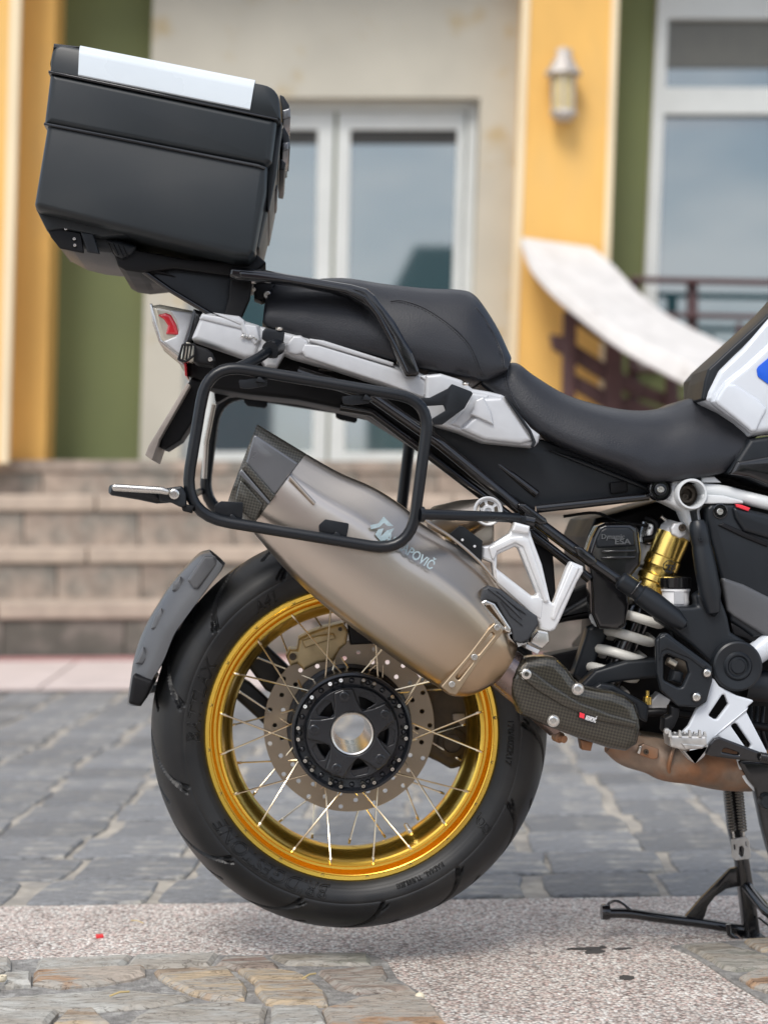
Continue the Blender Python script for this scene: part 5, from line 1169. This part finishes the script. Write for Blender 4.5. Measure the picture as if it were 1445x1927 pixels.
# upper silver cylinder parts behind
for (x_, y_, r_, m_) in ((1226, 1006, 24, 'steel'), (1218, 1046, 26, 'silver'), (1212, 1090, 24, 'silver')):
    a_ = P(x_, y_, -.03); stick('shock_body', m_, bike, a_ + Vector((.004, 0, .016)), a_ - Vector((.006, 0, .02)), [(0, 0), (r_ * S(-.03), 0), (r_ * S(-.03) * 1.05, .5), (r_ * S(-.03), .9), (0, 1)], 32)
tube('brake_line', 'blackmatt', bike, [(1215, 975, -.05), (1235, 985, -.06), (1232, 1010, -.06), (1210, 1016, -.06)], 7, k=4)
tube('bright_line', 'steel', bike, [(1244, 972, -.07), (1256, 984, -.07), (1250, 1004, -.07)], 4, k=4)
tube('cable', 'blackmatt', bike, [(1060, 972, -.05), (1120, 965, -.06), (1160, 980, -.06), (1220, 990, -.06)], 3, k=5)
# electronics box with raised lettering
ebx = plate('suspension_box', 'gloss', bike, [(1126, 990), (1140, 984), (1188, 984), (1202, 992), (1208, 1040), (1206, 1064), (1184, 1090), (1186, 1136), (1178, 1180), (1164, 1186), (1126, 1184), (1114, 1156), (1112, 1080), (1106, 1040), (1116, 1010)], -.105, .05, .008, r=8, seg=4)
plate('box_face', 'plastic', ebx, [(1130, 998), (1140, 992), (1184, 992), (1194, 1000), (1196, 1028), (1122, 1032), (1122, 1016)], -.1085, .01, .004, r=6, seg=3)
for yy_ in (1036, 1048): plate('box_rib', 'gloss', ebx, [(1132, yy_), (1196, yy_ - 2), (1196, yy_ + 3), (1132, yy_ + 5)], -.1085, .006, .002)
text('lettering', 'emboss', ebx, 'Dynamic', 1131, 1014, -.110, 9, 0, off=.2, sx=1.0, ext=.0007); text('lettering', 'emboss', ebx, 'ESA', 1156, 1024, -.110, 10, 0, off=.2, sx=1.35, ext=.0007)
# brake fluid reservoir
c_ = P(1271, 1096, -.115); s_ = S(-.115)
brr = lathe('fluid_reservoir', 'white_print', bike, c_ - Vector((0, 0, 26 * s_)), [(0, -18 * s_), (24 * s_, -18 * s_), (26 * s_, -12 * s_), (25 * s_, -8 * s_), (26 * s_, 8 * s_), (28 * s_, 10 * s_), (28 * s_, 16 * s_), (0, 16 * s_)], 40, 'Z')
lathe('reservoir_lid', 'gloss', brr, c_, [(0, 12 * s_), (26 * s_, 12 * s_), (31 * s_, 9 * s_), (31 * s_, -9 * s_), (28 * s_, -12 * s_), (0, -12 * s_)], 40, 'Z')
box('level_window', 'silver', brr, c_.x - 9 * s_, c_.x + 9 * s_, c_.y - 28 * s_, c_.y - 20 * s_, c_.z - 40 * s_, c_.z - 17 * s_)
# ---------------------------------------------------------------- main frame: white tubes, black castings
YF = -.14
c_ = P(1298, 930, YF); s_ = S(YF)
lathe('frame_ring', 'whiteframe', bike, c_, [(29 * s_, .05), (29.5 * s_, -.014), (28 * s_, -.016), (25 * s_, -.016), (24 * s_, -.012), (23 * s_, .05)], 64, closed=True)
lathe('ring_inner', 'castdark', bike, c_ + Vector((0, .03, 0)), [(0, .0), (10 * s_, .0), (11 * s_, -.01), (16 * s_, -.01), (18 * s_, .0), (24 * s_, .0)], 40)
bolt(bike, 1288, 935, YF + .028, 7, 'castdark', name='frame_bolt')
plate('frame_casting', 'whiteframe', bike, [(1240, 940), (1256, 924), (1266, 904), (1290, 898), (1322, 906), (1330, 940), (1318, 962), (1322, 990), (1334, 1012), (1330, 1030), (1296, 990), (1284, 962), (1262, 950)], YF + .008, .05, .006, r=6, holes=[[(1298 + 24 * math.cos(q * .3927), 930 + 24 * math.sin(q * .3927)) for q in range(16)]])
tube('frame_tube', 'whiteframe', bike, [(1318, 922, -.12), (1360, 926, -.125), (1400, 936, -.13), (1450, 948, -.14), (1600, 980, -.14)], 13.5, k=4)
plate('frame_gusset', 'whiteframe', bike, [(1322, 930), (1360, 932), (1398, 942), (1400, 948), (1360, 948), (1322, 948)], -.15, .03, .003, r=3)
plate('frame_tab', 'whiteframe', bike, [(1320, 898), (1344, 896), (1358, 908), (1320, 908)], -.13, .03, .003)
plate('red_clip', 'red_print', bike, [(1384, 948), (1396, 950), (1412, 956), (1408, 962), (1386, 954)], -.158, .006, .001)
# side panel (right)
sd = plate('engine_side_panel', 'plastic', bike, [(1330, 956), (1338, 949), (1380, 949), (1396, 956), (1600, 1000), (1600, 1330), (1445, 1196), (1418, 1200), (1400, 1186), (1376, 1170), (1358, 1090), (1336, 1014), (1331, 980)], -.15, .05, .006, r=6, seg=3)
plate('panel_ridge', 'plastic', sd, [(1378, 952), (1396, 958), (1600, 1002), (1600, 1060), (1445, 1014), (1400, 1000), (1384, 976)], -.158, .02, .007, r=6, seg=3)
plate('panel_facet', 'fender', sd, [(1358, 1086), (1400, 1100), (1460, 1130), (1560, 1190), (1500, 1230), (1412, 1180), (1380, 1160), (1370, 1150)], -.156, .02, .005, r=5)
plate('panel_slot', 'blackmatt', sd, [(1350, 988), (1362, 984), (1445, 1020), (1445, 1030), (1400, 1012)], -.1535, .01, .002, r=2)
plate('panel_edge', 'blackmatt', sd, [(1374, 1170), (1410, 1190), (1440, 1184), (1600, 1200), (1600, 1290), (1430, 1210), (1412, 1206), (1380, 1196)], -.145, .03, .003)
c_ = P(1355, 962, -.151); lathe('bolt_cup', 'gloss', sd, c_, [(0, .001), (.0095, .001), (.0105, -.0015), (.012, -.001), (.012, .004)], 24); bolt(sd, 1354, 963, -.151, 6.5, h=.004)
# Y shaped frame cover
cov = plate('frame_cover', 'plastic', bike, [(1222, 1138), (1244, 1138), (1270, 1142), (1300, 1142), (1314, 1140), (1310, 1120), (1344, 1100), (1352, 1112), (1370, 1160), (1376, 1190), (1402, 1206), (1436, 1240), (1400, 1290), (1346, 1262), (1336, 1248), (1300, 1214), (1270, 1190), (1240, 1170)], -.160, .04, .007, r=8, seg=4)
stick('cover_arm', 'plastic', bike, P(1166, 1090, -.158), P(1292, 1180, -.168), [(0, 0), (.012, 0), (.015, .03), (.015, .22), (.0135, .24), (.0135, .29), (.0165, .31), (.018, .5), (.016, .8), (.009, .96), (0, 1)], 36)
stick('cover_arm', 'plastic', bike, P(1311, 978, -.158), P(1344, 1162, -.166), [(0, 0), (.010, .01), (.014, .05), (.0155, .12), (.0155, .24), (.0148, .26), (.0158, .29), (.0175, .5), (.0175, .75), (.010, .95), (0, 1)], 36)
tube('arm_band', 'gloss', bike, [(1188, 1118, -.172), (1196, 1108, -.176), (1206, 1094, -.172)], 2.2, k=3)
bolt(bike, 1317, 1015, -.176, 4, 'plastic', name='arm_bolt', h=.003)
c_ = P(1388, 1254, -.175); s_ = S(-.175)
lathe('pivot_cover', 'plastic', bike, c_, [(0, -.004), (13 * s_, -.004), (15 * s_, -.002), (18 * s_, -.0015), (21 * s_, -.005), (24 * s_, -.005), (28 * s_, -.001), (33 * s_, -.002), (44 * s_, -.003), (47.5 * s_, -.001), (49 * s_, .004), (49 * s_, .03)], 72, smooth=30)
stick('lower_tube', 'plastic', bike, P(1400, 1290, -.12), P(1560, 1300, -.12), [(0, 0), (.026, 0), (.026, 1), (0, 1)], 32)
stick('white_knuckle', 'white', bike, P(1420, 1232, -.14), P(1500, 1170, -.14), [(0, 0), (.018, 0), (.020, .3), (.02, 1), (0, 1)], 32)
# heel guard with opening
hgd = plate('heel_guard', 'plastic', bike, [(1234, 1206), (1244, 1193), (1256, 1191), (1272, 1204), (1334, 1249), (1341, 1256), (1341, 1282), (1330, 1322), (1314, 1332), (1276, 1330), (1244, 1300), (1236, 1268)], -.185, .014, .004, r=6, seg=3,
            holes=[[(1249, 1236), (1256, 1231), (1292, 1246), (1297, 1266), (1284, 1294), (1276, 1294), (1249, 1280)]])
bolt(hgd, 1330, 1267, -.186, 9.5, 'gloss', h=.002); bolt(hgd, 1330, 1267, -.188, 7, h=.003); bolt(hgd, 1310, 1312, -.186, 10.5, 'gloss', h=.002); bolt(hgd, 1310, 1312, -.188, 7.5, h=.003)
plate('guard_bevel', 'plastic', hgd, [(1240, 1200), (1252, 1194), (1330, 1252), (1326, 1262), (1298, 1240), (1256, 1222), (1246, 1226), (1240, 1250)], -.1875, .008, .003, r=4)
stick('actuator', 'castdark', bike, P(1254, 1244, -.13), P(1296, 1262, -.13), [(0, 0), (.006, 0), (.008, .3), (.014, .35), (.015, 1), (0, 1)], 20)
stick('actuator_tip', 'smoke', bike, P(1258, 1242, -.16), P(1272, 1250, -.16), [(0, 0), (.005, 0), (.005, 1), (0, 1)], 14)
plate('master_cylinder', 'plastic', bike, [(1268, 1262), (1280, 1262), (1288, 1268), (1284, 1290), (1262, 1282)], -.165, .03, .005, r=3)
# footrest plate, peg, brake pedal
fp = plate('footrest_plate', 'white', bike, [(1335, 1276), (1344, 1278), (1354, 1292), (1386, 1309), (1421, 1319), (1408, 1330), (1404, 1338), (1410, 1350), (1444, 1416), (1440, 1424), (1404, 1412), (1367, 1401), (1352, 1386), (1344, 1390), (1336, 1402), (1326, 1424), (1311, 1437), (1304, 1430), (1296, 1404), (1296, 1392), (1282, 1381), (1296, 1366), (1311, 1334), (1328, 1320)], -.172, .012, .003, r=4, seg=3,
           holes=[[(1359, 1308), (1364, 1308), (1371, 1326), (1350, 1354), (1344, 1354), (1333, 1347)], [(1375, 1366), (1383, 1361), (1388, 1364), (1414, 1402), (1412, 1409), (1404, 1408)]])
plate('plate_rib', 'white', fp, [(1408, 1332), (1404, 1342), (1350, 1384), (1344, 1386), (1360, 1370)], -.1735, .008, .0025)
pgr = empty('rider_footpeg', P(1295, 1390, -.24), bike)
plate('peg_body', 'peg', pgr, [(1259, 1384), (1330, 1386), (1331, 1404), (1318, 1408), (1288, 1413), (1262, 1406)], -.255, .045, .004, r=4)
plate('peg_web', 'peg', pgr, [(1281, 1399), (1328, 1403), (1322, 1410), (1290, 1411)], -.258, .05, .003)
plate('peg_web', 'peg', pgr, [(1283, 1412), (1292, 1412), (1308, 1433), (1325, 1412), (1328, 1406), (1334, 1402), (1322, 1428), (1309, 1438), (1302, 1434)], -.235, .03, .003, r=2)
for k in range(8):
    xk = 1261 + 9.4 * k; plate('peg_tooth', 'peg', pgr, [(xk - 3, 1388), (xk - 2, 1375 + (k % 2) * 3), (xk + 2, 1375 + (k % 2) * 3), (xk + 4, 1389)], -.257 + (k % 2) * .03, .008, .0015, r=1)
lathe('peg_knob', 'peg', pgr, P(1254, 1376, -.25), [(0, -.005), (.004, -.004), (.005, 0), (.004, .004), (0, .005)], 16)
plate('pedal_lever', 'gloss', bike, [(1326, 1420), (1335, 1400), (1344, 1390), (1354, 1387), (1396, 1403), (1444, 1421), (1520, 1440), (1520, 1452), (1445, 1438), (1391, 1431), (1340, 1424)], -.195, .014, .003, r=4, holes=[[(1361, 1410), (1368, 1409), (1390, 1417), (1391, 1421), (1384, 1421), (1358, 1416)]])
plate('pedal_joint', 'blackmatt', bike, [(1262, 1328), (1280, 1332), (1278, 1350), (1270, 1368), (1256, 1384), (1248, 1376), (1250, 1352), (1262, 1346)], -.175, .03, .004, r=4)
spring('pedal_spring', 'gloss', bike, P(1430, 1424, -.20), P(1460, 1430, -.20), .006, .0016, 8)
# small engine-bay clutter
plate('bay_bracket', 'alu', bike, [(1226, 1318), (1240, 1304), (1262, 1318), (1250, 1344), (1228, 1342)], -.06, .03, .003); stick('banjo', 'goldshock', bike, P(1218, 1300, -.09), P(1218, 1326, -.09), [(0, 0), (.003, 0), (.003, .4), (.007, .45), (.007, 1), (0, 1)], 12)
tube('hose', 'blackmatt', bike, [(1180, 1350, -.08), (1240, 1340, -.09), (1330, 1350, -.09), (1445, 1370, -.08)], 8, k=4)
plate('sump', 'castdark', bike, [(1206, 1380), (1300, 1392), (1445, 1402), (1560, 1402), (1560, 1438), (1400, 1434), (1280, 1420), (1210, 1404)], -.04, .2, .01)
for k in range(4): tube('wiring', 'plastic', bike, [(1400 + 12 * k, 1330, -.06), (1404 + 10 * k, 1370, -.07), (1412 + 10 * k, 1408, -.06)], 4, k=4)
# ---------------------------------------------------------------- tank and front bodywork
YT = -.150
tk = plate('tank_panel', 'white', bike, [(1326, 752), (1330, 735), (1352, 694), (1396, 652), (1445, 594), (1600, 470), (1720, 560), (1700, 800), (1445, 817), (1413, 822), (1408, 814), (1390, 796), (1360, 774), (1336, 760)], YT, .09, .02, r=8, seg=7, smooth=60)
plate('tank_rail', 'white', tk, [(1328, 752), (1334, 742), (1355, 704), (1396, 664), (1445, 614), (1500, 560), (1520, 580), (1445, 643), (1400, 684), (1362, 714), (1340, 744), (1334, 758)], YT + .004, .05, .012, r=5, seg=4)
plate('tank_side', 'white', tk, [(1340, 756), (1346, 742), (1366, 716), (1404, 686), (1445, 648), (1560, 560), (1660, 760), (1600, 800), (1445, 812), (1415, 816), (1408, 808), (1386, 790), (1360, 772)], YT - .010, .03, .010, r=6, seg=4)
plate('tank_crease', 'white', tk, [(1366, 722), (1384, 722), (1430, 752), (1444, 768), (1442, 776), (1434, 790), (1424, 812), (1414, 812), (1408, 806), (1386, 788), (1352, 762), (1346, 754), (1356, 736)], YT - .0135, .012, .0055, r=8, seg=4)
plate('tank_decal', 'bluepaint', tk, [(1424, 694), (1428, 688), (1445, 674), (1520, 600), (1600, 680), (1500, 760), (1445, 722), (1426, 708)], YT - .0125, .004, .0005, r=8)
plate('tank_trim', 'plastic', bike, [(1445, 590), (1426, 608), (1380, 650), (1346, 682), (1333, 694), (1326, 716), (1320, 752), (1330, 754), (1334, 742), (1352, 700), (1382, 668), (1416, 638), (1450, 600), (1560, 500), (1540, 485)], -.145, .11, .006, r=5, seg=4)
plate('tank_bag_pad', 'plastic', bike, [(1330, 704), (1345, 686), (1440, 600), (1560, 490), (1640, 560), (1500, 760), (1330, 760)], -.09, .18, .03, r=8, seg=4)
plate('lower_cowl', 'plastic', bike, [(1370, 890), (1412, 826), (1445, 821), (1700, 812), (1700, 960), (1445, 916), (1410, 900)], -.155, .30, .008, r=4, seg=3)
plate('cowl_facet', 'gloss', bike, [(1374, 892), (1388, 868), (1445, 858), (1700, 850), (1700, 950), (1445, 912), (1412, 898)], -.160, .02, .006, r=3)
plate('seat_gap', 'blackmatt', bike, [(1236, 906), (1366, 890), (1445, 912), (1600, 940), (1600, 960), (1445, 930), (1370, 910), (1300, 908)], -.06, .1, .004)
